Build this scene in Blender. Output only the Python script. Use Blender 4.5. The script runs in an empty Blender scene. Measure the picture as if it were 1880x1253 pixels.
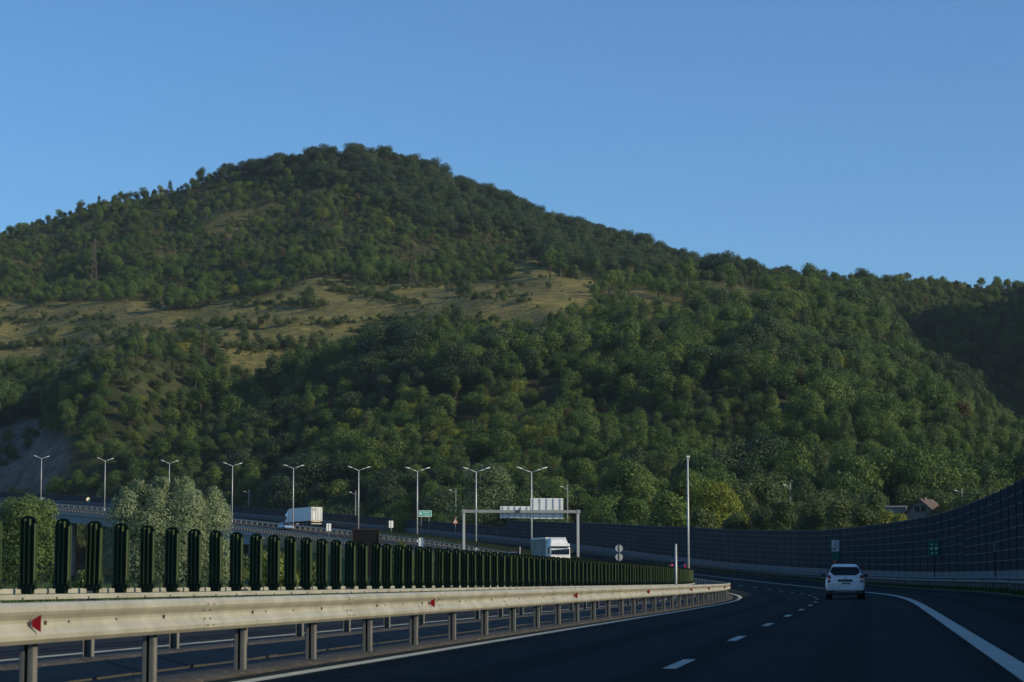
import bpy, math
import numpy as np
from mathutils import Vector, Matrix

scene = bpy.context.scene
COL = scene.collection
rng = np.random.default_rng(7)

# ------------------------------------------------------------------ camera
F, HY, CX, CY = 4300.0, 1060.0, 940.0, 626.5
EYE = 1.05
PITCH = math.atan((HY - CY) / F)
cam_d = bpy.data.cameras.new("camera")
cam = bpy.data.objects.new("camera", cam_d)
COL.objects.link(cam)
cam.location = (0, 0, EYE)
cam.rotation_euler = (math.pi / 2 + PITCH, 0, 0)
cam_d.sensor_width = 36.0
cam_d.lens = F / 1880.0 * 36.0
cam_d.clip_end = 20000
cam_d.dof.use_dof = True
cam_d.dof.focus_distance = 350
cam_d.dof.aperture_fstop = 6.3
scene.camera = cam


def project(p):
    x, y, z = p[0], p[1], p[2] - EYE
    d = y * math.cos(PITCH) + z * math.sin(PITCH)
    u = -y * math.sin(PITCH) + z * math.cos(PITCH)
    return CX + F * x / d, CY - F * u / d


def point_at(px, py, Y):
    dx, dy = (px - CX) / F, (CY - py) / F
    d = Vector((dx, math.cos(PITCH) - dy * math.sin(PITCH), math.sin(PITCH) + dy * math.cos(PITCH)))
    d *= Y / d.y
    return Vector((d.x, d.y, d.z + EYE))


# ------------------------------------------------------------------ world + sun
SUN_AZ, SUN_EL = math.radians(111), math.radians(22)     # azimuth clockwise from +Y (the way the camera looks)
w = bpy.data.worlds.new("World")
scene.world = w
w.use_nodes = True
nt = w.node_tree
bg = nt.nodes["Background"]
sky = nt.nodes.new("ShaderNodeTexSky")
sky.sky_type = 'NISHITA'
sky.sun_disc = False
sky.sun_elevation = SUN_EL
sky.sun_rotation = SUN_AZ
sky.altitude = 300
sky.air_density = 1.0
sky.dust_density = 0.45
sky.ozone_density = 3.5
tint = nt.nodes.new("ShaderNodeMix")
tint.data_type = 'RGBA'
tint.blend_type = 'MULTIPLY'
tint.inputs['Factor'].default_value = 1.0
tint.inputs['B'].default_value = (0.56, 0.80, 1.0, 1)
nt.links.new(sky.outputs[0], tint.inputs['A'])
nt.links.new(tint.outputs['Result'], bg.inputs[0])
bg.inputs[1].default_value = 0.142
sd = bpy.data.lights.new("sun", 'SUN')
sd.energy = 4.0
sd.angle = math.radians(0.53)
sd.color = (1.0, 0.86, 0.58)
so = bpy.data.objects.new("sun", sd)
COL.objects.link(so)
to_sun = Vector((math.sin(SUN_AZ) * math.cos(SUN_EL), math.cos(SUN_AZ) * math.cos(SUN_EL), math.sin(SUN_EL)))
so.rotation_euler = to_sun.to_track_quat('Z', 'Y').to_euler()
so.location = (300, 0, 200)
vs = scene.view_settings
vs.view_transform = 'Standard'
vs.look = 'None'
vs.exposure = 0.0
vs.gamma = 1.0
vs.use_curve_mapping = False
scene.cycles.max_bounces = 6
scene.cycles.transparent_max_bounces = 6
scene.cycles.volume_bounces = 0

# ------------------------------------------------------------------ materials
MATS = {}


def new_mat(name):
    m = bpy.data.materials.new(name)
    m.use_nodes = True
    MATS[name] = m
    return m, m.node_tree, m.node_tree.nodes["Principled BSDF"]


def N(t, kind, **kw):
    n = t.nodes.new(kind)
    for k, v in kw.items():
        if k == 'op':
            n.operation = v
        else:
            n.inputs[k].default_value = v
    return n


def ramp(t, fac, stops):
    r = t.nodes.new("ShaderNodeValToRGB")
    e = r.color_ramp.elements
    while len(e) < len(stops):
        e.new(0.5)
    for el, (p, c) in zip(e, stops):
        el.position = p
        el.color = (*c, 1)
    t.links.new(fac, r.inputs[0])
    return r.outputs[0]


def rough_mat(name, c1, c2, scale=4.0, rough=0.7, metal=0.0, bump=0.0, bscale=None, detail=6, coord='Object', spec=0.5):
    """a colour that wanders between two tones, with an optional bump of the same kind"""
    m, t, b = new_mat(name)
    tc = t.nodes.new("ShaderNodeTexCoord")
    n = N(t, "ShaderNodeTexNoise", Scale=scale, Detail=detail, Roughness=0.62)
    t.links.new(tc.outputs[coord], n.inputs['Vector'])
    t.links.new(ramp(t, n.outputs[0], [(0.3, c1), (0.7, c2)]), b.inputs['Base Color'])
    b.inputs['Roughness'].default_value = rough
    b.inputs['Metallic'].default_value = metal
    b.inputs['Specular IOR Level'].default_value = spec
    if bump:
        n2 = N(t, "ShaderNodeTexNoise", Scale=bscale or scale * 4, Detail=8)
        t.links.new(tc.outputs[coord], n2.inputs['Vector'])
        bp = N(t, "ShaderNodeBump", Strength=bump, Distance=0.03)
        t.links.new(n2.outputs[0], bp.inputs['Height'])
        t.links.new(bp.outputs[0], b.inputs['Normal'])
    return m


def plain(name, c, rough=0.5, metal=0.0, spec=0.5, emit=None, coat=0.0):
    d = 0.86
    m = rough_mat(name, tuple(v * d for v in c), tuple(min(1, v * (2 - d)) for v in c), 1.7, rough, metal, spec=spec)
    b = m.node_tree.nodes["Principled BSDF"]
    if coat:
        b.inputs['Coat Weight'].default_value = coat
    if emit:
        b.inputs['Emission Color'].default_value = (*c, 1)
        b.inputs['Emission Strength'].default_value = emit
    return m


def leaf_mat(name, ca, cb, cc, trans=0.32):
    """leaves: one colour per tree, a little different for every leaf"""
    m, t, b = new_mat(name)
    oi = t.nodes.new("ShaderNodeObjectInfo")
    ge = t.nodes.new("ShaderNodeNewGeometry")
    mx = N(t, "ShaderNodeMath", op='MULTIPLY_ADD')
    mx.inputs[1].default_value = 0.20
    t.links.new(ge.outputs['Random Per Island'], mx.inputs[0])
    m2 = N(t, "ShaderNodeMath", op='MULTIPLY')
    m2.inputs[1].default_value = 0.80
    t.links.new(oi.outputs['Random'], m2.inputs[0])
    t.links.new(m2.outputs[0], mx.inputs[2])
    col = ramp(t, mx.outputs[0], [(0.0, ca), (0.5, cb), (1.0, cc)])
    t.links.new(col, b.inputs['Base Color'])
    b.inputs['Roughness'].default_value = 0.6
    b.inputs['Specular IOR Level'].default_value = 0.25
    tr = t.nodes.new("ShaderNodeBsdfTranslucent")
    t.links.new(col, tr.inputs[0])
    ms = N(t, "ShaderNodeMixShader", Fac=trans)
    out = t.nodes["Material Output"]
    t.links.new(b.outputs[0], ms.inputs[1])
    t.links.new(tr.outputs[0], ms.inputs[2])
    t.links.new(ms.outputs[0], out.inputs[0])
    return m


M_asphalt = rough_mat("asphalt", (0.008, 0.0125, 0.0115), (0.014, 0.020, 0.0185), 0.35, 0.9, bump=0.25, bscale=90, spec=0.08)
t = M_asphalt.node_tree
b = t.nodes["Principled BSDF"]
old_ = b.inputs['Base Color'].links[0].from_socket
at_ = t.nodes.new("ShaderNodeAttribute")
at_.attribute_name = "offset"
k1 = N(t, "ShaderNodeMath", op='MULTIPLY')
k1.inputs[1].default_value = 2 * math.pi / 1.9
t.links.new(at_.outputs['Fac'], k1.inputs[0])
k2 = N(t, "ShaderNodeMath", op='COSINE')
t.links.new(k1.outputs[0], k2.inputs[0])
tc_ = t.nodes.new("ShaderNodeTexCoord")
n3 = N(t, "ShaderNodeTexNoise", Scale=0.16, Detail=5)
t.links.new(tc_.outputs['Object'], n3.inputs['Vector'])
k3 = N(t, "ShaderNodeMath", op='MULTIPLY')
t.links.new(k2.outputs[0], k3.inputs[0])
t.links.new(n3.outputs[0], k3.inputs[1])
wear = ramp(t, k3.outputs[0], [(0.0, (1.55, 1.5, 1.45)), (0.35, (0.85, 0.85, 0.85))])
mm_ = t.nodes.new("ShaderNodeMix")
mm_.data_type = 'RGBA'
mm_.blend_type = 'MULTIPLY'
mm_.inputs['Factor'].default_value = 1.0
t.links.new(old_, mm_.inputs['A'])
t.links.new(wear, mm_.inputs['B'])
t.links.new(mm_.outputs['Result'], b.inputs['Base Color'])
M_asphalt_old = rough_mat("weathered_asphalt", (0.020, 0.022, 0.023), (0.032, 0.034, 0.035), 0.5, 0.9, bump=0.3, bscale=80, spec=0.12)
M_paint = rough_mat("road_paint", (0.34, 0.35, 0.27), (0.52, 0.51, 0.40), 2.2, 0.65, bump=0.1, bscale=60)
M_conc = rough_mat("concrete", (0.24, 0.24, 0.23), (0.34, 0.33, 0.31), 1.6, 0.9, bump=0.3, bscale=20)
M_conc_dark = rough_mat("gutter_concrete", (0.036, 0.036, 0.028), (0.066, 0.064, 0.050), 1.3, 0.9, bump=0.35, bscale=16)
M_conc_edge = rough_mat("edge_concrete", (0.13, 0.135, 0.13), (0.19, 0.19, 0.18), 1.2, 0.9)
M_girder = rough_mat("girder_paint", (0.10, 0.15, 0.18), (0.13, 0.185, 0.22), 0.6, 0.6)
M_galv = rough_mat("galvanised_steel", (0.31, 0.305, 0.245), (0.48, 0.47, 0.395), 1.7, 0.52, metal=0.12, bump=0.06, bscale=5, detail=9)
M_galv_dull = rough_mat("dull_galvanised_steel", (0.13, 0.13, 0.12), (0.23, 0.225, 0.20), 3.0, 0.6, metal=0.1)
M_galv_shade = rough_mat("shaded_galvanised_steel", (0.06, 0.068, 0.065), (0.095, 0.105, 0.10), 1.5, 0.6)  # galvanised steel again, darkened: the barrier's shade is put into the colour
M_bolt = plain("bolt_steel", (0.07, 0.065, 0.06), 0.6, 0.3)
M_red = plain("red_reflector", (0.18, 0.006, 0.012), 0.25)
M_gantry = rough_mat("gantry_steel", (0.36, 0.38, 0.37), (0.44, 0.45, 0.43), 0.8, 0.55)
M_gantry2 = rough_mat("gantry_beam_steel", (0.22, 0.23, 0.23), (0.28, 0.29, 0.28), 0.8, 0.55)
M_blade = rough_mat("green_plastic", (0.006, 0.016, 0.008), (0.011, 0.026, 0.012), 2.0, 0.75, spec=0.2)
M_rib = rough_mat("sunlit_green_plastic", (0.050, 0.076, 0.030), (0.072, 0.100, 0.042), 2.0, 0.7, spec=0.2)  # blade plastic lightened for the ribs: sunlight on their edges put into the colour
M_pole = rough_mat("lamp_pole_steel", (0.50, 0.51, 0.50), (0.62, 0.62, 0.60), 1.0, 0.45, metal=0.2)
M_white = plain("white_paint", (0.78, 0.78, 0.76), 0.35, coat=0.3)
M_whitebox = plain("white_panel", (0.72, 0.72, 0.70), 0.45)
M_lampglass = plain("lamp_head_shell", (0.80, 0.80, 0.79), 0.3)
M_black = plain("black_plastic", (0.012, 0.012, 0.013), 0.45)
M_rubber = plain("rubber", (0.014, 0.014, 0.015), 0.8)
M_glass = plain("dark_glass", (0.006, 0.007, 0.009), 0.08, spec=0.35)
M_bluecar = plain("pale_blue_paint", (0.20, 0.30, 0.42), 0.3, coat=0.5)
M_darkcar = plain("dark_blue_paint", (0.012, 0.02, 0.05), 0.25, coat=0.6)
M_greycar = plain("light_grey_paint", (0.42, 0.43, 0.43), 0.3, coat=0.5)
M_tail = plain("tail_lamp_red", (0.30, 0.012, 0.02), 0.2)
M_tail_on = plain("lit_tail_lamp", (0.9, 0.05, 0.10), 0.2, emit=0.5)
M_curtain = rough_mat("grey_green_tarpaulin", (0.16, 0.185, 0.16), (0.20, 0.23, 0.20), 0.8, 0.7)
M_curtain_mark = plain("pale_print", (0.30, 0.34, 0.33), 0.7)
M_signgreen = plain("sign_green", (0.0, 0.16, 0.09), 0.4)
M_signgreen2 = plain("bright_sign_green", (0.03, 0.30, 0.25), 0.35)
M_signwhite = plain("sign_white", (0.72, 0.74, 0.74), 0.4)
M_alu = rough_mat("aluminium_sign_back", (0.66, 0.69, 0.70), (0.78, 0.80, 0.80), 1.0, 0.45)
M_alu_dark = plain("sign_back_rib", (0.36, 0.38, 0.39), 0.5, metal=0.2)
M_darksign = plain("dark_sign_back", (0.004, 0.004, 0.0045), 0.9)
M_rust = rough_mat("brown_steel", (0.035, 0.024, 0.02), (0.07, 0.048, 0.04), 5, 0.7)
M_yellow = plain("yellow_sign", (0.75, 0.68, 0.42), 0.4)
M_signred = plain("sign_red", (0.45, 0.02, 0.02), 0.4)
M_roof = rough_mat("brown_roof_tiles", (0.085, 0.058, 0.045), (0.13, 0.09, 0.07), 3, 0.8, bump=0.4, bscale=8)
M_plaster = rough_mat("buff_plaster", (0.19, 0.165, 0.12), (0.24, 0.205, 0.15), 2, 0.9)
M_shed = rough_mat("grey_boards", (0.15, 0.17, 0.17), (0.24, 0.26, 0.25), 3, 0.9)
M_winframe = plain("window_frame", (0.20, 0.24, 0.18), 0.5)
M_bark = rough_mat("bark", (0.05, 0.038, 0.028), (0.11, 0.085, 0.062), 8, 0.9, bump=0.5, bscale=30)
M_pylon = plain("weathered_pylon_steel", (0.12, 0.088, 0.068), 0.7, 0.1)
M_lat = plain("pole_concrete", (0.30, 0.30, 0.285), 0.8)

# noise barrier: ribbed boards, a little different from bay to bay
m, t, b = new_mat("barrier_panel")
M_panel = m
oi = t.nodes.new("ShaderNodeObjectInfo")
ge = t.nodes.new("ShaderNodeNewGeometry")
tc = t.nodes.new("ShaderNodeTexCoord")
n1 = N(t, "ShaderNodeTexNoise", Scale=1.1, Detail=5)
t.links.new(tc.outputs['Object'], n1.inputs['Vector'])
ad = N(t, "ShaderNodeMath", op='ADD')
mu = N(t, "ShaderNodeMath", op='MULTIPLY')
mu.inputs[1].default_value = 0.35
t.links.new(ge.outputs['Random Per Island'], mu.inputs[0])
t.links.new(mu.outputs[0], ad.inputs[0])
t.links.new(n1.outputs[0], ad.inputs[1])
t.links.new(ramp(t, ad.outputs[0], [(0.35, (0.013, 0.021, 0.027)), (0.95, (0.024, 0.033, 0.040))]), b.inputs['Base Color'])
b.inputs['Roughness'].default_value = 0.7
b.inputs['Specular IOR Level'].default_value = 0.08
M_panel_lip = plain("barrier_panel_joint", (0.052, 0.064, 0.068), 0.6)
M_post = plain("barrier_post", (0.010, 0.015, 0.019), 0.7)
M_wallbase = rough_mat("barrier_base_concrete", (0.09, 0.11, 0.12), (0.14, 0.16, 0.17), 0.8, 0.9, bump=0.2)

# ground: meadow, forest floor, rock and valley grass by painted masks
m, t, b = new_mat("hillside_ground")
M_ground = m
tc = t.nodes.new("ShaderNodeTexCoord")


def noise(scale, detail=6, vec=None, rough=0.6):
    n = N(t, "ShaderNodeTexNoise", Scale=scale, Detail=detail, Roughness=rough)
    t.links.new(vec or tc.outputs['Object'], n.inputs['Vector'])
    return n.outputs[0]


mp = t.nodes.new("ShaderNodeMapping")
mp.inputs['Scale'].default_value = (0.35, 1.0, 1.0)
t.links.new(tc.outputs['Object'], mp.inputs[0])
mead = ramp(t, noise(0.09, 12, mp.outputs[0], 0.82), [(0.30, (0.060, 0.076, 0.027)), (0.42, (0.125, 0.122, 0.044)), (0.53, (0.225, 0.195, 0.066)), (0.72, (0.36, 0.295, 0.10))])
floor_c = ramp(t, noise(0.12, 8), [(0.3, (0.026, 0.030, 0.013)), (0.55, (0.048, 0.056, 0.022)), (0.8, (0.090, 0.085, 0.040))])
rock_c = ramp(t, noise(0.25, 9), [(0.3, (0.085, 0.074, 0.056)), (0.55, (0.16, 0.14, 0.105)), (0.75, (0.27, 0.24, 0.19))])
grass_c = ramp(t, noise(0.5, 8), [(0.3, (0.035, 0.06, 0.015)), (0.7, (0.075, 0.12, 0.028))])


def attr(name):
    a = t.nodes.new("ShaderNodeAttribute")
    a.attribute_name = name
    return a.outputs['Fac']


def mixc(fac, a, b_):
    x = t.nodes.new("ShaderNodeMix")
    x.data_type = 'RGBA'
    t.links.new(fac, x.inputs['Factor'])
    t.links.new(a, x.inputs['A'])
    t.links.new(b_, x.inputs['B'])
    return x.outputs['Result']


tuft = ramp(t, noise(0.75, 4, mp.outputs[0], 0.7), [(0.40, (0.045, 0.060, 0.022)), (0.48, (0.10, 0.10, 0.038)), (0.54, (0.21, 0.175, 0.062)), (0.70, (0.36, 0.29, 0.10))])
mead = mixc(ramp(t, noise(0.02, 4), [(0.35, (0.35, 0.35, 0.35)), (0.6, (0.65, 0.65, 0.65))]), mead, tuft)
c = mixc(attr('meadow'), floor_c, mead)
c = mixc(attr('rock'), c, rock_c)
c = mixc(attr('valley'), c, grass_c)
t.links.new(c, b.inputs['Base Color'])
b.inputs['Roughness'].default_value = 0.95
b.inputs['Specular IOR Level'].default_value = 0.1
bp = N(t, "ShaderNodeBump", Strength=0.6, Distance=0.8)
t.links.new(noise(0.6, 8), bp.inputs['Height'])
t.links.new(bp.outputs[0], b.inputs['Normal'])

# gravel of the median: pale stones over dark grit
m, t, b = new_mat("median_gravel")
M_gravel = m
tc = t.nodes.new("ShaderNodeTexCoord")
vo = N(t, "ShaderNodeTexVoronoi", Scale=16.0, Randomness=1.0)
t.links.new(tc.outputs['Object'], vo.inputs['Vector'])
bw = t.nodes.new("ShaderNodeRGBToBW")
t.links.new(vo.outputs['Color'], bw.inputs[0])
stone = ramp(t, bw.outputs[0], [(0.0, (0.030, 0.026, 0.020)), (0.60, (0.055, 0.049, 0.036)), (0.84, (0.085, 0.076, 0.057)), (0.93, (0.42, 0.40, 0.34))])
nb = N(t, "ShaderNodeTexNoise", Scale=1.3, Detail=6)
t.links.new(tc.outputs['Object'], nb.inputs['Vector'])
dirt = ramp(t, nb.outputs[0], [(0.35, (0.026, 0.023, 0.018)), (0.65, (0.060, 0.053, 0.040))])
mixn = t.nodes.new("ShaderNodeMix")
mixn.data_type = 'RGBA'
fr = ramp(t, vo.outputs['Distance'], [(0.25, (1, 1, 1)), (0.5, (0.25, 0.25, 0.25))])
t.links.new(fr, mixn.inputs['Factor'])
t.links.new(dirt, mixn.inputs['A'])
t.links.new(stone, mixn.inputs['B'])
t.links.new(mixn.outputs['Result'], b.inputs['Base Color'])
b.inputs['Roughness'].default_value = 0.95
bp = N(t, "ShaderNodeBump", Strength=0.7, Distance=0.03)
t.links.new(vo.outputs['Distance'], bp.inputs['Height'])
bp.invert = True
t.links.new(bp.outputs[0], b.inputs['Normal'])
M_verge = rough_mat("verge_grass", (0.025, 0.035, 0.012), (0.07, 0.075, 0.03), 1.5, 0.95, bump=0.8, bscale=25)

L_dark = leaf_mat("oak_leaves", (0.03, 0.055, 0.026), (0.05, 0.082, 0.035), (0.078, 0.108, 0.044))
L_mid = leaf_mat("acacia_leaves", (0.050, 0.098, 0.025), (0.090, 0.150, 0.034), (0.148, 0.200, 0.046))
L_olive = leaf_mat("scrub_leaves", (0.05, 0.084, 0.029), (0.084, 0.122, 0.04), (0.13, 0.156, 0.052))
L_bush = leaf_mat("bush_leaves", (0.045, 0.074, 0.024), (0.076, 0.114, 0.034), (0.122, 0.148, 0.044))
L_yellow = leaf_mat("yellowing_leaves", (0.115, 0.155, 0.025), (0.185, 0.215, 0.035), (0.26, 0.265, 0.048))
L_walnut = leaf_mat("walnut_leaves", (0.15, 0.19, 0.026), (0.23, 0.255, 0.036), (0.32, 0.315, 0.05), 0.35)
L_brown = leaf_mat("dry_brown_leaves", (0.085, 0.066, 0.034), (0.115, 0.086, 0.044), (0.14, 0.11, 0.052))
L_willow = leaf_mat("silver_willow_leaves", (0.11, 0.165, 0.075), (0.18, 0.235, 0.118), (0.285, 0.335, 0.185), 0.3)
L_osier = leaf_mat("green_willow_leaves", (0.1, 0.155, 0.05), (0.155, 0.215, 0.07), (0.235, 0.285, 0.1), 0.3)
L_aspen = leaf_mat("aspen_leaves", (0.1, 0.145, 0.06), (0.16, 0.2, 0.09), (0.27, 0.29, 0.16), 0.25)
L_lime = leaf_mat("yellow_green_shrub_leaves", (0.085, 0.13, 0.025), (0.14, 0.19, 0.035), (0.24, 0.28, 0.07), 0.3)
L_grass = leaf_mat("grass_blades", (0.03, 0.07, 0.012), (0.055, 0.11, 0.02), (0.09, 0.14, 0.03), 0.3)


# ------------------------------------------------------------------ mesh helpers
def np_mesh(name, v, f, mats, mi=None, smooth=False):
    v = np.asarray(v, dtype=np.float32)
    f = np.asarray(f, dtype=np.int32)
    me = bpy.data.meshes.new(name)
    k = f.shape[1]
    me.vertices.add(len(v))
    me.vertices.foreach_set("co", v.ravel())
    me.loops.add(f.size)
    me.loops.foreach_set("vertex_index", f.ravel())
    me.polygons.add(len(f))
    me.polygons.foreach_set("loop_start", np.arange(0, f.size, k, dtype=np.int32))
    me.polygons.foreach_set("loop_total", np.full(len(f), k, dtype=np.int32))
    for mm in mats:
        me.materials.append(mm)
    if mi is not None:
        me.polygons.foreach_set("material_index", np.asarray(mi, dtype=np.int32))
    if smooth:
        me.polygons.foreach_set("use_smooth", np.ones(len(f), dtype=bool))
    me.update(calc_edges=True)
    me.validate()
    return me


class MB:
    """collects simple shapes into one mesh; every shape is closed and placed in the object's own space"""

    def __init__(self):
        self.v, self.f, self.m, self.sm = [], [], [], []

    def add(self, pts, faces, mat=0, smooth=False):
        o = len(self.v)
        self.v += [tuple(p) for p in pts]
        for fc in faces:
            self.f.append(tuple(o + i for i in fc))
            self.m.append(mat)
            self.sm.append(smooth)
        return self

    def box(self, c, s, rot=None, mat=0, taper=1.0):
        hx, hy, hz = s[0] / 2, s[1] / 2, s[2] / 2
        P = [Vector((sx * hx * (taper if sz > 0 else 1), sy * hy * (taper if sz > 0 else 1), sz * hz)) for sz in (-1, 1) for sx, sy in ((-1, -1), (1, -1), (1, 1), (-1, 1))]
        if rot is not None:
            P = [rot @ p for p in P]
        c = Vector(c)
        return self.add([p + c for p in P], [(3, 2, 1, 0), (4, 5, 6, 7), (0, 1, 5, 4), (1, 2, 6, 5), (2, 3, 7, 6), (3, 0, 4, 7)], mat)

    def tube(self, p0, p1, r0, r1=None, n=8, mat=0, smooth=True):
        r1 = r0 if r1 is None else r1
        p0, p1 = Vector(p0), Vector(p1)
        d = (p1 - p0).normalized()
        a = d.orthogonal().normalized()
        b_ = d.cross(a)
        P = []
        for p, r in ((p0, r0), (p1, r1)):
            for i in range(n):
                an = 2 * math.pi * i / n
                P.append(p + a * (r * math.cos(an)) + b_ * (r * math.sin(an)))
        self.add(P, [(i, (i + 1) % n, n + (i + 1) % n, n + i) for i in range(n)], mat, smooth)
        o = len(self.v) - 2 * n
        self.f += [tuple(o + n - 1 - i for i in range(n)), tuple(o + n + i for i in range(n))]
        self.m += [mat, mat]
        self.sm += [False, False]
        return self

    def bar(self, p0, p1, wdt, mat=0):
        return self.tube(p0, p1, wdt * 0.7071, None, 4, mat, False)

    def prism(self, poly, axis, a, b_, mat=0):
        """poly: 2D points in the plane of the two other axes, extruded along axis from a to b_"""
        n = len(poly)

        def mk(u, v_, w_):
            return {'x': (w_, u, v_), 'y': (u, w_, v_), 'z': (u, v_, w_)}[axis]
        P = [mk(u, v_, a) for u, v_ in poly] + [mk(u, v_, b_) for u, v_ in poly]
        fs = [(i, (i + 1) % n, n + (i + 1) % n, n + i) for i in range(n)]
        fs += [tuple(reversed(range(n))), tuple(n + i for i in range(n))]
        return self.add(P, fs, mat)

    def mesh(self, name, mats):
        me = bpy.data.meshes.new(name)
        me.from_pydata(self.v, [], self.f)
        for mm in (mats if isinstance(mats, (list, tuple)) else [mats]):
            me.materials.append(mm)
        me.polygons.foreach_set("material_index", np.array(self.m, dtype=np.int32))
        me.polygons.foreach_set("use_smooth", np.array(self.sm, dtype=bool))
        import bmesh
        bm = bmesh.new()
        bm.from_mesh(me)
        bmesh.ops.recalc_face_normals(bm, faces=bm.faces)
        bm.to_mesh(me)
        bm.free()
        return me

    def build(self, name, mats, parent=None, bevel=0):
        o = link(name, self.mesh(name, mats), parent)
        if bevel:
            md = o.modifiers.new("bevel", 'BEVEL')
            md.width = bevel
            md.segments = 2
            md.limit_method = 'ANGLE'
        return o


def link(name, me, parent=None):
    o = bpy.data.objects.new(name, me)
    COL.objects.link(o)
    if parent:
        o.parent = parent
    return o


def tag(o, label, cat, group=None):
    o['label'] = label
    o['category'] = cat
    if group:
        o['group'] = group
    return o


def thing(name, label, cat, loc=(0, 0, 0), rotz=0.0, group=None):
    o = bpy.data.objects.new(name, None)
    o.empty_display_size = 0.2
    COL.objects.link(o)
    o.location = loc
    o.rotation_euler = (0, 0, rotz)
    return tag(o, label, cat, group)


def struct(o):
    o['kind'] = 'structure'
    return o


# ------------------------------------------------------------------ the road line
DS = 0.5
S = np.arange(-150, 1000 + DS, DS)
kap = np.interp(S, [0, 70, 122, 1000], [0, 0, 1 / 690, 1 / 690])
TH = np.zeros_like(S)
i0 = int(np.argmin(abs(S - 29)))
TH[i0] = math.radians(8.75)
for i in range(i0 + 1, len(S)):
    TH[i] = TH[i - 1] - kap[i - 1] * DS
TH[:i0] = math.radians(8.75)
PX, PY = np.zeros_like(S), np.zeros_like(S)
PX[i0], PY[i0] = 2.06, 28.8
for i in range(i0 + 1, len(S)):
    PX[i] = PX[i - 1] + math.sin(TH[i - 1]) * DS
    PY[i] = PY[i - 1] + math.cos(TH[i - 1]) * DS
for i in range(i0 - 1, -1, -1):
    PX[i] = PX[i + 1] - math.sin(TH[i]) * DS
    PY[i] = PY[i + 1] - math.cos(TH[i]) * DS
rz = np.interp(S, [-150, 165, 190, 220, 250, 280, 320, 350, 400, 430, 500, 660, 1000], [0, 0, 0.12, 0.42, 0.90, 1.55, 2.85, 4.15, 6.4, 7.75, 11.3, 20.3, 37.5])
kern = np.hanning(81)
kern /= kern.sum()
RZ = np.convolve(np.pad(rz, 40, mode='edge'), kern, mode='valid')


BANK = np.interp(S, [-150, 15, 120, 190, 290, 1000], [0, 0, 0.028, 0.028, 0.008, 0.008])      # the left curve is banked


def W(s, o, z=0.0):
    s = np.asarray(s, dtype=float)
    th = np.interp(s, S, TH)
    x = np.interp(s, S, PX) + o * np.cos(th)
    y = np.interp(s, S, PY) - o * np.sin(th)
    zz = np.interp(s, S, RZ) + z + o * np.interp(s, S, BANK)
    return np.stack(np.broadcast_arrays(x, y, zz), axis=-1)


def heading(s):
    return float(np.interp(s, S, TH))


def s_for_px(px, o, lo, hi):
    ss = np.arange(lo, hi, 0.25)
    P = W(ss, o, 2.0)
    d = np.array([project(p)[0] for p in P]) - px
    k = np.where(np.sign(d[:-1]) != np.sign(d[1:]))[0]
    if not len(k):
        return float(ss[np.argmin(abs(d))])
    k = k[0]
    return float(ss[k] + (ss[k + 1] - ss[k]) * d[k] / (d[k] - d[k + 1]))


def sweep(prof, ss, closed=True, mats=None, name='strip'):
    """a profile [(offset, height)] carried along the road"""
    n = len(prof)
    ring = [W(ss, o, z) for o, z in prof]
    v = np.stack(ring, axis=1).reshape(-1, 3)
    f = []
    m_ = n if closed else n - 1
    for i in range(len(ss) - 1):
        for j in range(m_):
            a, b_ = i * n + j, i * n + (j + 1) % n
            f.append((a, b_, b_ + n, a + n))
    return v, f


def stations(a, b_):
    """denser close to the camera"""
    out, s = [], a
    while s < b_:
        out.append(s)
        s += 2.0 if s < 320 else 4.0
    out.append(b_)
    return np.array(out)


def road_strip(name, prof, a, b_, mat):
    v, f = sweep(prof, stations(a, b_), False)
    f = [tuple(reversed(q)) for q in f]
    me = np_mesh(name, v, f, [mat])
    at = me.attributes.new("offset", 'FLOAT', 'POINT')
    at.data.foreach_set("value", np.tile(np.array([o for o, z in prof], dtype=np.float32), len(v) // len(prof)))
    if len(me.polygons) and me.polygons[0].normal.z < 0:
        me.flip_normals()
    return struct(link(name, me))


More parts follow.
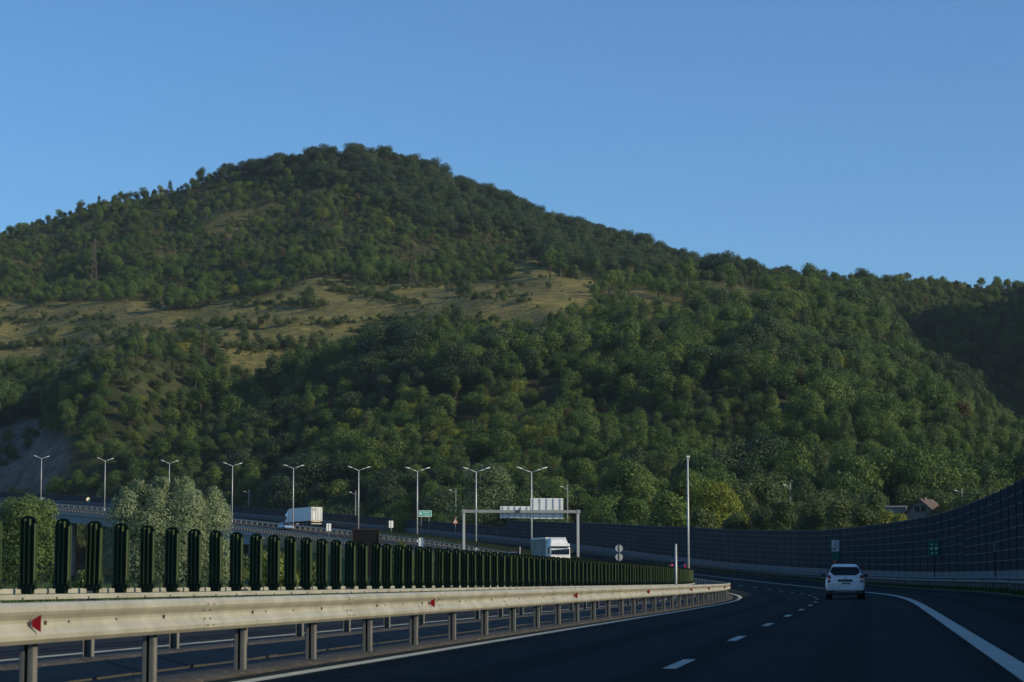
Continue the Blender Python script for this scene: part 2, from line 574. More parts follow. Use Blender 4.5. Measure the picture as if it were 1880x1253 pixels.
# ------------------------------------------------------------------ terrain
BR0 = s_for_px(505, -20.0, 330, 620)      # the viaduct starts here
BR1 = 760.0
pxs = np.array([-600, -200, 0, 200, 400, 600, 800, 1000, 1200, 1400, 1600, 1700, 1800, 1880, 2100, 2600], float)
nodes = {
    -600: [(800, 880), (850, 850), (980, 760), (1150, 640), (1300, 560), (1500, 500)],
    -200: [(720, 905), (770, 860), (920, 715), (1020, 620), (1160, 565), (1450, 466)],
    0: [(700, 912), (740, 880), (880, 700), (1000, 620), (1120, 558), (1400, 440)],
    200: [(650, 925), (700, 880), (860, 655), (970, 605), (1080, 562), (1380, 379)],
    400: [(585, 945), (640, 893), (820, 668), (940, 605), (1050, 554), (1350, 318)],
    600: [(525, 960), (580, 912), (780, 675), (900, 585), (1010, 517), (1320, 284)],
    800: [(460, 975), (530, 930), (760, 640), (890, 565), (1010, 520), (1320, 310)],
    1000: [(415, 985), (500, 935), (760, 605), (880, 545), (980, 492), (1300, 392)],
    1200: [(370, 998), (470, 945), (760, 615), (880, 550), (980, 510), (1280, 446)],
    1400: [(325, 1008), (450, 950), (720, 640), (850, 560), (950, 530), (1250, 494)],
    1600: [(250, 1035), (440, 962), (660, 715), (830, 594), (930, 606), (1230, 514)],
    1700: [(205, 1048), (440, 962), (650, 748), (790, 655), (890, 745), (1240, 518)],
    1800: [(165, 1058), (440, 960), (640, 795), (760, 722), (880, 850), (1250, 520)],
    1880: [(150, 1064), (440, 958), (620, 838), (730, 778), (860, 905), (1250, 522)],
    2100: [(130, 1066), (440, 955), (600, 870), (700, 830), (830, 900), (1250, 528)],
    2600: [(130, 1066), (440, 950), (600, 880), (700, 850), (830, 830), (1250, 560)],
}
NR = np.array([[q[0] for q in nodes[int(p)]] for p in pxs], float)
NZ = np.array([[(HY - q[1]) / F * q[0] + EYE for q in nodes[int(p)]] for p in pxs], float)
GB = np.linspace((-600 - CX) / F, (2600 - CX) / F, 300)
GY = np.concatenate([np.geomspace(9, 300, 120)[:-1], np.linspace(300, 1500, 220), np.geomspace(1520, 2600, 20)])
nbx, nyx = len(GB), len(GY)
GPX = GB * F + CX


def value_noise(x, y, seed):
    xi, yi = np.floor(x).astype(int), np.floor(y).astype(int)
    fx, fy = x - xi, y - yi
    fx, fy = fx * fx * (3 - 2 * fx), fy * fy * (3 - 2 * fy)

    def h(a, b_):
        q = (a * 374761393 + b_ * 668265263 + seed * 974711) & 0x7fffffff
        q = ((q ^ (q >> 13)) * 1274126177) & 0x7fffffff
        return ((q ^ (q >> 16)) & 0xffff) / 65535.0
    return (h(xi, yi) * (1 - fx) + h(xi + 1, yi) * fx) * (1 - fy) + (h(xi, yi + 1) * (1 - fx) + h(xi + 1, yi + 1) * fx) * fy - 0.5


def fbm(x, y, seed, oct_=4):
    a, out = 1.0, 0
    for k in range(oct_):
        out = out + a * value_noise(x * 2 ** k, y * 2 ** k, seed + k)
        a *= 0.5
    return out


ZH = np.zeros((nbx, nyx))
for i, p in enumerate(GPX):
    rr = [np.interp(p, pxs, NR[:, k]) for k in range(6)]
    zz = [np.interp(p, pxs, NZ[:, k]) for k in range(6)]
    rr = rr + [rr[-1] + 250, rr[-1] + 1300]
    zz = zz + [zz[-1] - 12, zz[-1] - 150]
    ZH[i] = np.interp(GY, rr, zz)
for _ in range(3):
    q = np.pad(ZH, 2, mode='edge')
    ZH = (q[0:-4, 2:-2] + q[1:-3, 2:-2] + 2 * q[2:-2, 2:-2] + q[3:-1, 2:-2] + q[4:, 2:-2] + q[2:-2, 0:-4] + q[2:-2, 1:-3] + q[2:-2, 3:-1] + q[2:-2, 4:]) / 10
GX2, GY2 = GB[:, None] * GY[None, :], np.broadcast_to(GY[None, :], (nbx, nyx))
amp = np.clip((ZH - 10) / 40, 0, 1)
low_ = amp * (1 - np.clip((GY2 - 700) / 220, 0, 1)) + 0.7 * amp * np.clip((GY2 - 1080) / 120, 0, 1)
ZH = ZH + amp * (fbm(GX2 / 95, GY2 / 150, 3) * 13 + fbm(GX2 / 30, GY2 / 45, 9) * 2.6 + fbm(GX2 / 9, GY2 / 9, 13) * 0.8) + low_ * (fbm(GX2 / 52 + GY2 / 260, GY2 / 210, 57, 3) * 17)
# a rise added unseen, out of the frame at right, to shade the side valley
ZH = ZH + 92 * np.exp(-(((GX2 - 312) / 50) ** 2 + ((GY2 - 950) / 190) ** 2))
# hold the crest line
SKY = np.array([(-600, 560), (-200, 478), (0, 436), (50, 416), (100, 400), (150, 384), (200, 371), (250, 361), (300, 351), (345, 340), (372, 326), (420, 318), (480, 306), (540, 297), (600, 287), (660, 286), (720, 289), (780, 313), (840, 341),
                (900, 362), (960, 390), (1000, 405), (1050, 422), (1100, 435), (1200, 462), (1300, 495), (1400, 511), (1470, 524), (1500, 526), (1560, 519), (1640, 522), (1750, 527), (1880, 529), (2600, 570)], float)
for i, p in enumerate(GPX):
    far_ = GY > 950
    a_ = np.where(far_, (ZH[i] - EYE) / GY, -1)
    j = int(np.argmax(a_))
    want = (HY - np.interp(p, SKY[:, 0], SKY[:, 1])) / F * GY[j] + EYE
    if p < 1950:
        ZH[i] += (want - ZH[i, j]) * np.clip((GY - 880) / (GY[j] - 880), 0, 1) ** 1.5
# the bank above the rock scar stands forward, so that the scar looks away from the sun
scar = np.exp(-(((GX2 + 150) / 16) ** 2 + ((GY2 - 745) / 45) ** 2))
ZH = ZH + 20 * np.exp(-(((GX2 + 128) / 20) ** 2 + ((GY2 - 745) / 55) ** 2))


def nearest_road(x, y):
    x, y = np.asarray(x, float).ravel(), np.asarray(y, float).ravel()
    sl = slice(0, None, 4)
    out_s, out_o = np.zeros(len(x)), np.zeros(len(x))
    for a in range(0, len(x), 4000):
        xx, yy = x[a:a + 4000, None], y[a:a + 4000, None]
        k = np.argmin((xx - PX[None, sl]) ** 2 + (yy - PY[None, sl]) ** 2, axis=1) * 4
        dx, dy = x[a:a + 4000] - PX[k], y[a:a + 4000] - PY[k]
        out_s[a:a + 4000] = S[k] + dx * np.sin(TH[k]) + dy * np.cos(TH[k])
        out_o[a:a + 4000] = dx * np.cos(TH[k]) - dy * np.sin(TH[k])
    return out_s, out_o


def sst(a, b_, x):
    u = np.clip((x - a) / (b_ - a), 0, 1)
    return u * u * (3 - 2 * u)


gs, go = nearest_road(GX2, GY2)
gs, go = gs.reshape(nbx, nyx), go.reshape(nbx, nyx)
rr_ = np.interp(gs, S, RZ) + np.clip(go, -23, 13) * np.interp(gs, S, BANK)
bridge = sst(BR0 - 6, BR0 + 3, gs) * (1 - sst(BR1 - 3, BR1 + 6, gs))
valley_z = -0.2 + 0.25 * fbm(GX2 / 12, GY2 / 12, 21)
corr = rr_ - 0.42
corr = corr * (1 - bridge) + np.minimum(corr, valley_z + sst(-21, 12, go) * 5) * bridge
zl = np.maximum(valley_z, (rr_ - 0.42) - np.maximum(0, -22.5 - go) / 1.7)
zl = zl * (1 - bridge) + np.minimum(corr, valley_z) * bridge
TZ = np.where(go < -22.5, zl, np.where(go < 12.5, corr, corr + (ZH - corr) * sst(12.5, 45, go)))


def ground_z(x, y):
    b_ = x / y
    fi = np.interp(b_, GB, np.arange(nbx))
    fj = np.interp(y, GY, np.arange(nyx))
    i, j = np.minimum(fi.astype(int), nbx - 2), np.minimum(fj.astype(int), nyx - 2)
    u, v_ = fi - i, fj - j
    return (TZ[i, j] * (1 - u) + TZ[i + 1, j] * u) * (1 - v_) + (TZ[i, j + 1] * (1 - u) + TZ[i + 1, j + 1] * u) * v_


def gz(x, y):
    return float(ground_z(np.array([float(x)]), np.array([float(y)]))[0])


def in_poly(px, py, poly):
    inside = np.zeros(px.shape, bool)
    n = len(poly)
    for i in range(n):
        x0, y0 = poly[i]
        x1, y1 = poly[(i + 1) % n]
        c_ = ((y0 > py) != (y1 > py)) & (px < (x1 - x0) * (py - y0) / (y1 - y0 + 1e-9) + x0)
        inside ^= c_
    return inside


MEADOW = [(-300, 552), (0, 552), (100, 557), (230, 560), (330, 563), (420, 550), (480, 534), (540, 516), (620, 512), (680, 514), (760, 522), (850, 514),
          (930, 514), (952, 476), (1000, 474), (1012, 502), (1050, 510), (1110, 520), (1100, 565), (1030, 598), (1000, 622), (930, 632), (860, 640),
          (830, 662), (760, 668), (660, 672), (615, 690), (610, 722), (520, 728), (460, 700), (300, 668), (180, 660), (120, 668), (170, 680), (90, 690), (-300, 696)]
SLOPE2 = [(1120, 535), (1200, 515), (1380, 516), (1450, 535), (1340, 590), (1160, 605)]
BALD = [(370, 385), (440, 365), (520, 380), (500, 430), (420, 440), (340, 415)]
PATCH = [(900, 395), (1000, 400), (960, 440), (880, 430)]
SCAR = [(-60, 800), (30, 775), (70, 785), (115, 815), (150, 850), (120, 885), (90, 925), (-60, 935)]
imy = HY - (TZ - EYE) / GY2 * F
imx = np.broadcast_to(GPX[:, None], (nbx, nyx))
bump_ = np.exp(-(((GX2 + 128) / 26) ** 2 + ((GY2 - 745) / 62) ** 2))
jx, jy = imx + 60 * fbm(GX2 / 25, GY2 / 25, 33), imy + 22 * fbm(GX2 / 20, GY2 / 20, 44)
hill_m = (go > 12) & (GY2 > 300)
A_me = (in_poly(jx, jy, MEADOW) & hill_m & (GY2 > 775) & (bump_ < 0.12)).astype(float) + 0.55 * (in_poly(jx, jy, SLOPE2) & hill_m) + 0.6 * (in_poly(jx, jy, BALD) & hill_m) + 0.4 * (in_poly(jx, jy, PATCH) & hill_m)
A_ro = (in_poly(imx + 22 * fbm(GX2 / 12, GY2 / 12, 35), jy, SCAR) & hill_m & (GY2 < 900)).astype(float)
A_me = np.maximum(A_me, np.where(hill_m & (GY2 > 1000) & (jy < 560) & (jx < 640) & ~((jx > 560) & (jy < 440)), 0.42 + 0.8 * fbm(GX2 / 40, GY2 / 40, 87), 0).clip(0, 0.8))
A_va = (go < -20).astype(float)
for A in (A_me, A_ro):
    q = np.pad(A, 1, mode='edge')
    A[:] = (q[:-2, 1:-1] + q[2:, 1:-1] + 2 * q[1:-1, 1:-1] + q[1:-1, :-2] + q[1:-1, 2:]) / 6
idx = np.arange(nbx * nyx).reshape(nbx, nyx)
tf = np.stack([idx[:-1, :-1], idx[1:, :-1], idx[1:, 1:], idx[:-1, 1:]], -1).reshape(-1, 4)
me = np_mesh("terrain", np.stack([GX2, GY2, TZ], -1).reshape(-1, 3), tf, [M_ground], smooth=True)
for nm, A in (("meadow", A_me), ("rock", A_ro), ("valley", A_va)):
    at = me.attributes.new(nm, 'FLOAT', 'POINT')
    at.data.foreach_set("value", A.ravel().astype(np.float32))
struct(link("terrain", me))
g = MB()
g.add([(2950 * math.cos(a), 700 + 2950 * math.sin(a), -0.95) for a in np.linspace(0, 2 * math.pi, 49)[:-1]], [tuple(range(48))])
struct(g.build("ground", M_verge))

# ------------------------------------------------------------------ road, median, markings
RS0, RS1 = -60, 960
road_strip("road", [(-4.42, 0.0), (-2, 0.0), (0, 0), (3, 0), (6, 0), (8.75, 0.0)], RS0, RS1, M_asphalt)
road_strip("opposite_road", [(-19.4, 0.1), (-15, 0.1), (-11, 0.1), (-7.22, 0.1)], RS0, RS1, M_asphalt_old)
road_strip("median_strip", [(-7.22, 0.06), (-7.2, 0.13), (-6.6, 0.14), (-6.34, 0.12), (-6.32, -0.06), (-5.9, -0.06), (-5.30, -0.06), (-5.28, 0.05), (-4.6, 0.03), (-4.42, 0.02), (-4.40, -0.03)], RS0, RS1, M_gravel)
# concrete channel of single slabs
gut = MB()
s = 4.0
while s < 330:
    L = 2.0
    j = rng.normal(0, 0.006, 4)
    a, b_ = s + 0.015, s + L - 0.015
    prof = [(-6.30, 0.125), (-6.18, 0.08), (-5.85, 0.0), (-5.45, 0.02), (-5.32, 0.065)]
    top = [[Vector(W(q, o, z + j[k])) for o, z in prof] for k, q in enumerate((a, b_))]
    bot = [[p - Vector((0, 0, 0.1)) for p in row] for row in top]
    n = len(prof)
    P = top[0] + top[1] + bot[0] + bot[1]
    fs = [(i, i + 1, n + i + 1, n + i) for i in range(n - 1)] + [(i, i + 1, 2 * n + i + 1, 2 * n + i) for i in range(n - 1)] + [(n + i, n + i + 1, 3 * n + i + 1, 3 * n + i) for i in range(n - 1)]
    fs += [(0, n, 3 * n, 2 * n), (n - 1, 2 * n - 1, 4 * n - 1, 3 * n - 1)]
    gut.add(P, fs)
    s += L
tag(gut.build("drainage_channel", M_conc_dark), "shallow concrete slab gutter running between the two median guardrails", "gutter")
road_strip("roadside_verge", [(8.75, -0.02), (8.76, 0.03), (9.0, 0.05), (9.7, 0.07), (9.95, 0.07), (12.6, 0.05), (13.5, -0.6)], RS0, RS1, M_verge)
road_strip("embankment_verge", [(-24.5, -1.4), (-21.6, -0.1), (-20.2, 0.08), (-19.4, 0.11)], RS0, BR0, M_verge)
# painted lines
Z1 = 0.006
mk = MB()


def line(o, wd, a, b_, z=0.0):
    st = stations(a, b_)
    v, f = sweep([(o - wd / 2, Z1 + z), (o + wd / 2, Z1 + z)], st, False)
    mk.add(v, [tuple(reversed(q)) for q in f])


line(-3.98, 0.22, RS0, RS1)
line(3.95, 0.30, RS0, RS1)
line(-7.75, 0.20, RS0, RS1, 0.1)
line(-15.4, 0.22, RS0, RS1, 0.1)
s0 = 28.9 - 1.6
k = -4
while s0 + 12 * k < 900:
    line(0.0, 0.16, s0 + 12 * k, s0 + 12 * k + 3.1)
    line(-11.5, 0.16, s0 + 12 * k + 5, s0 + 12 * k + 8.1, 0.1)
    k += 1
struct(mk.build("road_markings", M_paint))

# ------------------------------------------------------------------ guardrails
WB = [(0.0, .785), (.045, .782), (.080, .750), (.083, .715), (.066, .690), (.022, .650), (.015, .625), (.022, .600), (.066, .560), (.083, .535), (.080, .500), (.045, .468), (0.0, .465)]


def beam_profile(o, side, lift=0.0):
    out = [(o + side * d, z + lift) for d, z in WB]
    inn = [(o + side * (d - 0.006), z + lift + (-0.005 if z > .7 else 0.005 if z < .55 else 0)) for d, z in WB]
    return out + inn[::-1]


def near_profile():
    return [(o, 0.50 + (z - 0.465) * 1.08) for o, z in beam_profile(OR, 1)]


def beam_mesh(name, profs, a, b_, bolts=None, mats=None):
    vv, ff, mm, off = [], [], [], 0
    for prof in profs:
        v, f = sweep(prof, stations(a, b_), True)
        vv.append(v)
        ff += [tuple(off + i for i in q) for q in f]
        off += len(v)
        mm += [0] * len(f)
    mb = MB()
    mb.v = [tuple(p) for v in vv for p in v]
    mb.f, mb.m, mb.sm = ff, mm, [False] * len(ff)
    if bolts:
        bolts(mb)
    return mb.mesh(name, mats or [M_galv, M_bolt])


def post_mesh(h, wd=0.10, dp=0.12):
    """a folded C section, its web towards the traffic behind"""
    t_ = 0.008
    p = MB()
    p.box((0, 0, h / 2 - 0.15), (dp, t_, h + 0.3))
    for sx in (-1, 1):
        p.box((sx * (dp / 2 - t_ / 2 + 0.0005), wd / 2 + t_ / 2, h / 2 - 0.15), (t_, wd, h + 0.3 - 0.002))
        p.box((sx * (dp / 2 - 0.026), wd + t_ * 0.5 + 0.001, h / 2 - 0.15), (0.035, t_, h + 0.3 - 0.004))
    return p.mesh("post", M_galv_dull)


def placed(me, s, o, parent, name, z=0.0, turn=0.0):
    ob = link(name, me, parent)
    ob.location = Vector(W(s, o, z)) - parent.location
    ob.rotation_euler = (0, 0, -heading(s) + turn)
    return ob


def merged(me, ss, o, name, mat, parent, z=0.0, turn=0.0):
    """the far rest of a long row of posts or blades, as one part"""
    co = np.empty(len(me.vertices) * 3, np.float32)
    me.vertices.foreach_get("co", co)
    co = co.reshape(-1, 3)
    fs = [tuple(p.vertices) for p in me.polygons]
    V, Fc = [], []
    for i, s in enumerate(ss):
        th = -heading(s) + turn
        R = np.array([[math.cos(th), -math.sin(th), 0], [math.sin(th), math.cos(th), 0], [0, 0, 1]])
        V.append(co @ R.T + W(s, o, z) - np.array(parent.location))
        Fc += [tuple(i * len(co) + q for q in f) for f in fs]
    m2 = bpy.data.meshes.new(name)
    m2.from_pydata(np.concatenate(V).tolist(), [], Fc)
    m2.polygons.foreach_set('material_index', np.tile(np.array([p.material_index for p in me.polygons], dtype=np.int32), len(ss)))
    for mm in (mat if isinstance(mat, list) else [mat]):
        m2.materials.append(mm)
    ob = link(name, m2, parent)
    ob['kind'] = 'stuff'
    return ob


# the near rail, beside our left edge line
OR = -4.62
rail = thing("guardrail", "pale guardrail with red reflectors right beside the dark road, in front of green blades", "guardrail")
P0, PST = 19.35, 3.36


def near_bolts(mb):
    s = P0 - 3 * PST
    k = 0
    while s < 130:
        R = Matrix.Rotation(-heading(s), 3, 'Z')
        mb.box(W(s, OR + 0.022, .672), (0.022, 0.035, 0.035), R, 1)
        if k % 2 == 0:
            for ds in (-0.11, 0.11):
                for z in (.725, .665, .585, .525):
                    mb.box(W(s + 1.45 + ds, OR + (0.088 if z in (.725, .525) else 0.052), 0.50 + (z - 0.465) * 1.08), (0.012, 0.024, 0.016), R, 1)
        else:
            for ds in (0.6, 1.9):
                mb.box(W(s + ds, OR + 0.019, .672), (0.012, 0.022, 0.022), R, 1)
        s += PST
        k += 1
    # lapped joints: the next length lies 4 mm proud of the one before
    s = P0 - 3 * PST
    while s < 130:
        prof = [(o + 0.004, z) for o, z in near_profile()[:13]] + [(o + 0.001, z) for o, z in near_profile()[:13]][::-1]
        v, f = sweep(prof, np.array([s + 1.25, s + 1.65]), True)
        mb.add(v, f, 0)
        s += PST * 2


link("beam", beam_mesh("beam", [near_profile()], 2, 640, near_bolts), rail)
pmn = post_mesh(0.80)
pm = post_mesh(0.74)
ss = P0 - 3 * PST + PST * np.arange(0, 185)
for s in ss[:100]:
    placed(pmn, s, OR - 0.10, rail, "post", 0.0, math.pi)
merged(pmn, ss[100:], OR - 0.10, "far_posts", M_galv_dull, rail)
rf = MB()
rf.prism([(-0.04, -0.026), (0.036, -0.074), (0.036, 0.074), (-0.04, 0.026)], 'y', -0.012, 0.012, 0)
rf.box((-0.06, 0, 0), (0.05, 0.03, 0.03), None, 1)
rfm = rf.mesh("reflector", [M_red, M_bolt])
for px_ in (70, 793, 1056, 1189, 1268):
    s = s_for_px(px_, OR + 0.07, 5, 105)
    ob = placed(rfm, s, OR + 0.085, rail, "reflector", 0.672, math.radians(22))
for s in (101.5, 118, 135):
    placed(rfm, s, OR + 0.085, rail, "reflector", 0.672, math.radians(22))

# the second rail: beams on both sides of its posts, anti-glare blades on top
OB = -6.85
rail2 = thing("guardrail", "double-sided median guardrail, mostly hidden behind the near rail, carrying the green blades", "guardrail")


def slim(o, z):
    return [(o - 0.03, z), (o + 0.03, z), (o + 0.03, z + 0.045), (o + 0.022, z + 0.055), (o - 0.022, z + 0.055), (o - 0.03, z + 0.045)]


def bolts2(mb):
    s = 12.6
    while s < 110:
        R = Matrix.Rotation(-heading(s), 3, 'Z')
        mb.box(W(s, OB + 0.175, .838), (0.014, 0.022, 0.022), R, 1)
        s += 1.07


link("beam", beam_mesh("beam", [slim(OB + 0.14, 0.825), slim(OB - 0.20, 0.885)], 2, 900, bolts2), rail2)
sp = MB()
sp.box((0, 0.05, 0.45), (0.10, 0.008, 0.92))
sp.box((0.0505, 0.10, 0.42), (0.008, 0.10, 0.86))
sp.box((-0.0505, 0.10, 0.42), (0.008, 0.10, 0.86))
sp.box((-0.03, 0.1, 0.785), (0.40, 0.07, 0.05))
p2m = sp.mesh("post", M_galv_dull)
ss = 9.9 + 3.45 * np.arange(0, 255)
for s in ss[2:102]:
    placed(p2m, s, OB, rail2, "post", 0.0, math.pi)
merged(p2m, ss[102:], OB, "far_posts", M_galv_dull, rail2)

glare = thing("glare_screen", "row of dark green upright anti-glare blades standing on the median guardrail", "glare screen")


def blade_mesh(nseg=5):
    h0, h1, hw = 0.885, 1.74, 0.101
    out = [(-0.07, h0), (-0.078, h0 + 0.03), (-hw, h0 + 0.09)]
    for k in range(nseg + 1):
        a = math.pi - (math.pi / 2) * k / nseg
        out.append((-hw + 0.085 + 0.085 * math.cos(a), h1 - 0.075 + 0.075 * math.sin(a)))
    out += [(-x, z) for x, z in reversed(out)]
    b_ = MB()
    b_.prism(out, 'y', -0.009, 0.009)
    for x in (-0.088, -0.036, 0.024, 0.088):           # ribs
        for sy in (-1, 1):
            b_.prism([(x - 0.012, sy * 0.008), (x + 0.011, sy * 0.008), (x + 0.006, sy * 0.032), (x - 0.006, sy * 0.032)], 'z', h0 + 0.10, h1 - (0.085 if abs(x) > 0.08 else 0.035), 1)
    b_.box((0, 0, h0 + 0.045), (0.13, 0.07, 0.08))
    b_.box((-0.085, 0, h0 + 0.10), (0.05, 0.05, 0.10))
    b_.box((0.085, 0, h0 + 0.10), (0.05, 0.05, 0.10))
    b_.box((0.02, 0, h0 - 0.03), (0.02, 0.02, 0.08))
    return b_.mesh("blade", [M_blade, M_rib])


bm_ = blade_mesh()
BL0 = s_for_px(55, OB, 15, 60) - 1.07 * 4
BL1 = s_for_px(690, OB, 330, 600)
ss = np.arange(BL0, BL1, 1.07)
TURN = math.radians(-13)
for i, s in enumerate(ss[:100]):
    ob = placed(bm_, s, OB, glare, "blade", 0.0, TURN + float(rng.normal(0, 0.035)))
    ob.rotation_euler[1] = float(rng.normal(0, 0.007))
merged(bm_, ss[100:], OB, "far_blades", [M_blade, M_rib], glare, 0.0, TURN)

# the outer rail of the far carriageway
rail3 = thing("guardrail", "far guardrail with bright posts along the outer edge of the opposite carriageway", "guardrail")
link("beam", beam_mesh("beam", [beam_profile(-19.1, 1, 0.15)], 285, 940), rail3)
ss = np.arange(286, 938, 2.0)
for s in ss[:100]:
    placed(pm, s, -19.2, rail3, "post", 0.15)
merged(pm, ss[100:], -19.2, "far_posts", M_galv_dull, rail3, 0.15)
# the right-hand rail in front of the noise barrier
rail4 = thing("guardrail", "grey guardrail on short close posts along the foot of the dark noise barrier", "guardrail")
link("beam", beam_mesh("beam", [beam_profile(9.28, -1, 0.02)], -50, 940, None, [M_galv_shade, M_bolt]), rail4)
ss = np.arange(-49, 938, 2.0)
m_ = (ss > 96) & (ss < 296)
for s in ss[m_][:100]:
    placed(pm, s, 9.38, rail4, "post", 0.02)
merged(pm, np.concatenate([ss[~m_], ss[m_][100:]]), 9.38, "far_posts", M_galv_dull, rail4, 0.02)
for s in (104, 116.0, 131, 147):
    ob = placed(rfm, s, 9.19, rail4, "reflector", 0.645, math.radians(-22))

# ------------------------------------------------------------------ noise barrier
OW = 10.05
STEP = s_for_px(937, OW, 330, 560)


def wall_h(s):
    return float(np.interp(s, [-60, 105, 160, 228, 300, 345, STEP - 1, STEP, STEP + 1, 700, 900], [5.7, 5.65, 5.05, 4.8, 5.1, 4.8, 3.95, 3.95, 2.75, 2.6, 2.6]))


wall = thing("noise_barrier", "long curving dark blue-grey noise barrier of stacked panels between black posts", "noise barrier")
BAY = 4.0
edges = [-56 + BAY * i for i in range(int((930 + 56) / BAY) + 1)]
edges = np.array(edges)
far_panel, far_posts = MB(), MB()
cnt = 0


def panel_bay(mb, a, b_, z0, h):
    rows = max(3, int(round((h - z0) / 0.54)))
    rh = (h - z0) / rows
    q = np.array([a, b_])
    for r in range(rows):
        zb, zt = z0 + r * rh, z0 + (r + 1) * rh - 0.035
        prof = [(OW - 0.05, zb), (OW - 0.05, zt), (OW + 0.06, zt), (OW + 0.06, zb)]
        v, f = sweep(prof, q, True)
        mb.add(v, f + [(0, 3, 2, 1), (4, 5, 6, 7)], 0)
        prof = [(OW - 0.068, zt), (OW - 0.06, zt + 0.035), (OW + 0.05, zt + 0.035), (OW + 0.05, zt)]
        v, f = sweep(prof, q, True)
        mb.add(v, f + [(0, 3, 2, 1), (4, 5, 6, 7)], 1)
    # narrow ribs of the boards
    if a > 90 and a < 240:
        for kx in range(1, 10):
            s_ = a + (b_ - a) * kx / 10
            v, f = sweep([(OW - 0.059, z0 + 0.02), (OW - 0.059, h - 0.05), (OW - 0.045, h - 0.05), (OW - 0.045, z0 + 0.02)], np.array([s_ - 0.05, s_ + 0.05]), True)
            mb.add(v, f + [(0, 3, 2, 1), (4, 5, 6, 7)], 0)


for i in range(len(edges) - 1):
    a, b_ = float(edges[i]), float(edges[i + 1])
    h = wall_h((a + b_) / 2)
    near = 90 < a < 486 and cnt < 100
    mb = MB() if near else far_panel
    panel_bay(mb, a + 0.07, b_ - 0.07, 1.13, h)
    if near:
        cnt += 1
        mb.build("panel", [M_panel, M_panel_lip], wall)
    pb = MB() if near else far_posts
    hp = max(h, wall_h(a - 1)) + 0.06
    R = Matrix.Rotation(-heading(a), 3, 'Z')
    pb.box(Vector(W(a, OW, hp / 2)), (0.20, 0.12, hp), R)
    if near:
        pb.build("post", M_post, wall)
o = far_panel.build("far_panels", [M_panel, M_panel_lip], wall)
o['kind'] = 'stuff'
o = far_posts.build("far_posts", M_post, wall)
o['kind'] = 'stuff'
v, f = sweep([(OW - 0.09, -0.5), (OW - 0.09, 1.11), (OW + 0.1, 1.11), (OW + 0.1, -0.5)], stations(-56, 928), True)
mb = MB()
mb.add(v, f)
mb.build("base", M_wallbase, wall)

# ------------------------------------------------------------------ viaduct
via = thing("viaduct", "blue-grey girder viaduct carrying the far motorway across the side valley at left", "viaduct", tuple(W(BR0, -6)))


def rel(v, parent):
    L_ = np.array(parent.location)
    return [tuple(np.array(p) - L_) for p in v]


q = stations(BR0, BR1)
for nm, prof, mt in (("deck", [(-20.6, -0.02), (-20.6, -0.55), (11.5, -0.55), (11.5, -0.02), (10.4, -0.03), (-19.5, -0.03)], M_conc),
                     ("girder", [(-19.8, -0.56), (-19.8, -2.5), (-19.1, -2.5), (-19.1, -0.56)], M_girder),
                     ("girder", [(-10.0, -0.56), (-10.0, -2.5), (-11.9, -2.5), (-11.9, -0.56)], M_girder),
                     ("girder", [(-2.6, -0.56), (-2.6, -2.5), (-1.9, -2.5), (-1.9, -0.56)], M_girder),
                     ("girder", [(6.6, -0.56), (6.6, -2.5), (7.3, -2.5), (7.3, -0.56)], M_girder),
                     ("edge_beam", [(-20.6, -0.01), (-20.6, 0.22), (-20.2, 0.22), (-20.2, -0.01)], M_conc_edge)):
    v, f = sweep(prof, q, True)
    mb = MB()
    n = len(prof)
    e = len(v) - n
    mb.add(rel(v, via), f + [tuple(range(n)), tuple(e + i for i in range(n))])
    mb.build(nm, mt, via)
for s in np.arange(BR0 + 30, BR1, 34):
    for o_ in (-16, -8, 2):
        p = W(s, o_, -2.5)
        gz_ = min(gz(p[0], p[1]), p[2] - 3)
        mb = MB()
        mb.tube(np.array([p[0], p[1], gz_ - 2]) - np.array(via.location), p - np.array(via.location), 0.75, None, 14)
        mb.build("pier", M_conc, via)
ab = MB()
hA = float(RZ[int(np.argmin(abs(S - BR0)))]) + 2.2
ab.box((-1.0, -0.8, -hA / 2 - 0.56), (34, 1.6, hA), Matrix.Rotation(-heading(BR0), 3, 'Z'))
ab.build("abutment", M_conc, via)

# ------------------------------------------------------------------ lamps, mast, poles
lamp_px = [75, 192, 310, 426, 538, 658, 766, 874, 976]
ordw = ["leftmost lamp post, above the small green willow", "second double-armed lamp post from the left, left of the big willow",
        "double-armed lamp post rising out of the big silver willow", "double-armed lamp post just right of the big silver willow",
        "double-armed lamp post in front of the white trailer", "double-armed lamp post above the black sign board",
        "double-armed lamp post touching the green place sign", "double-armed lamp post in front of the big aspen by the gantry",
        "rightmost double-armed lamp post, behind the gantry sign panels"]


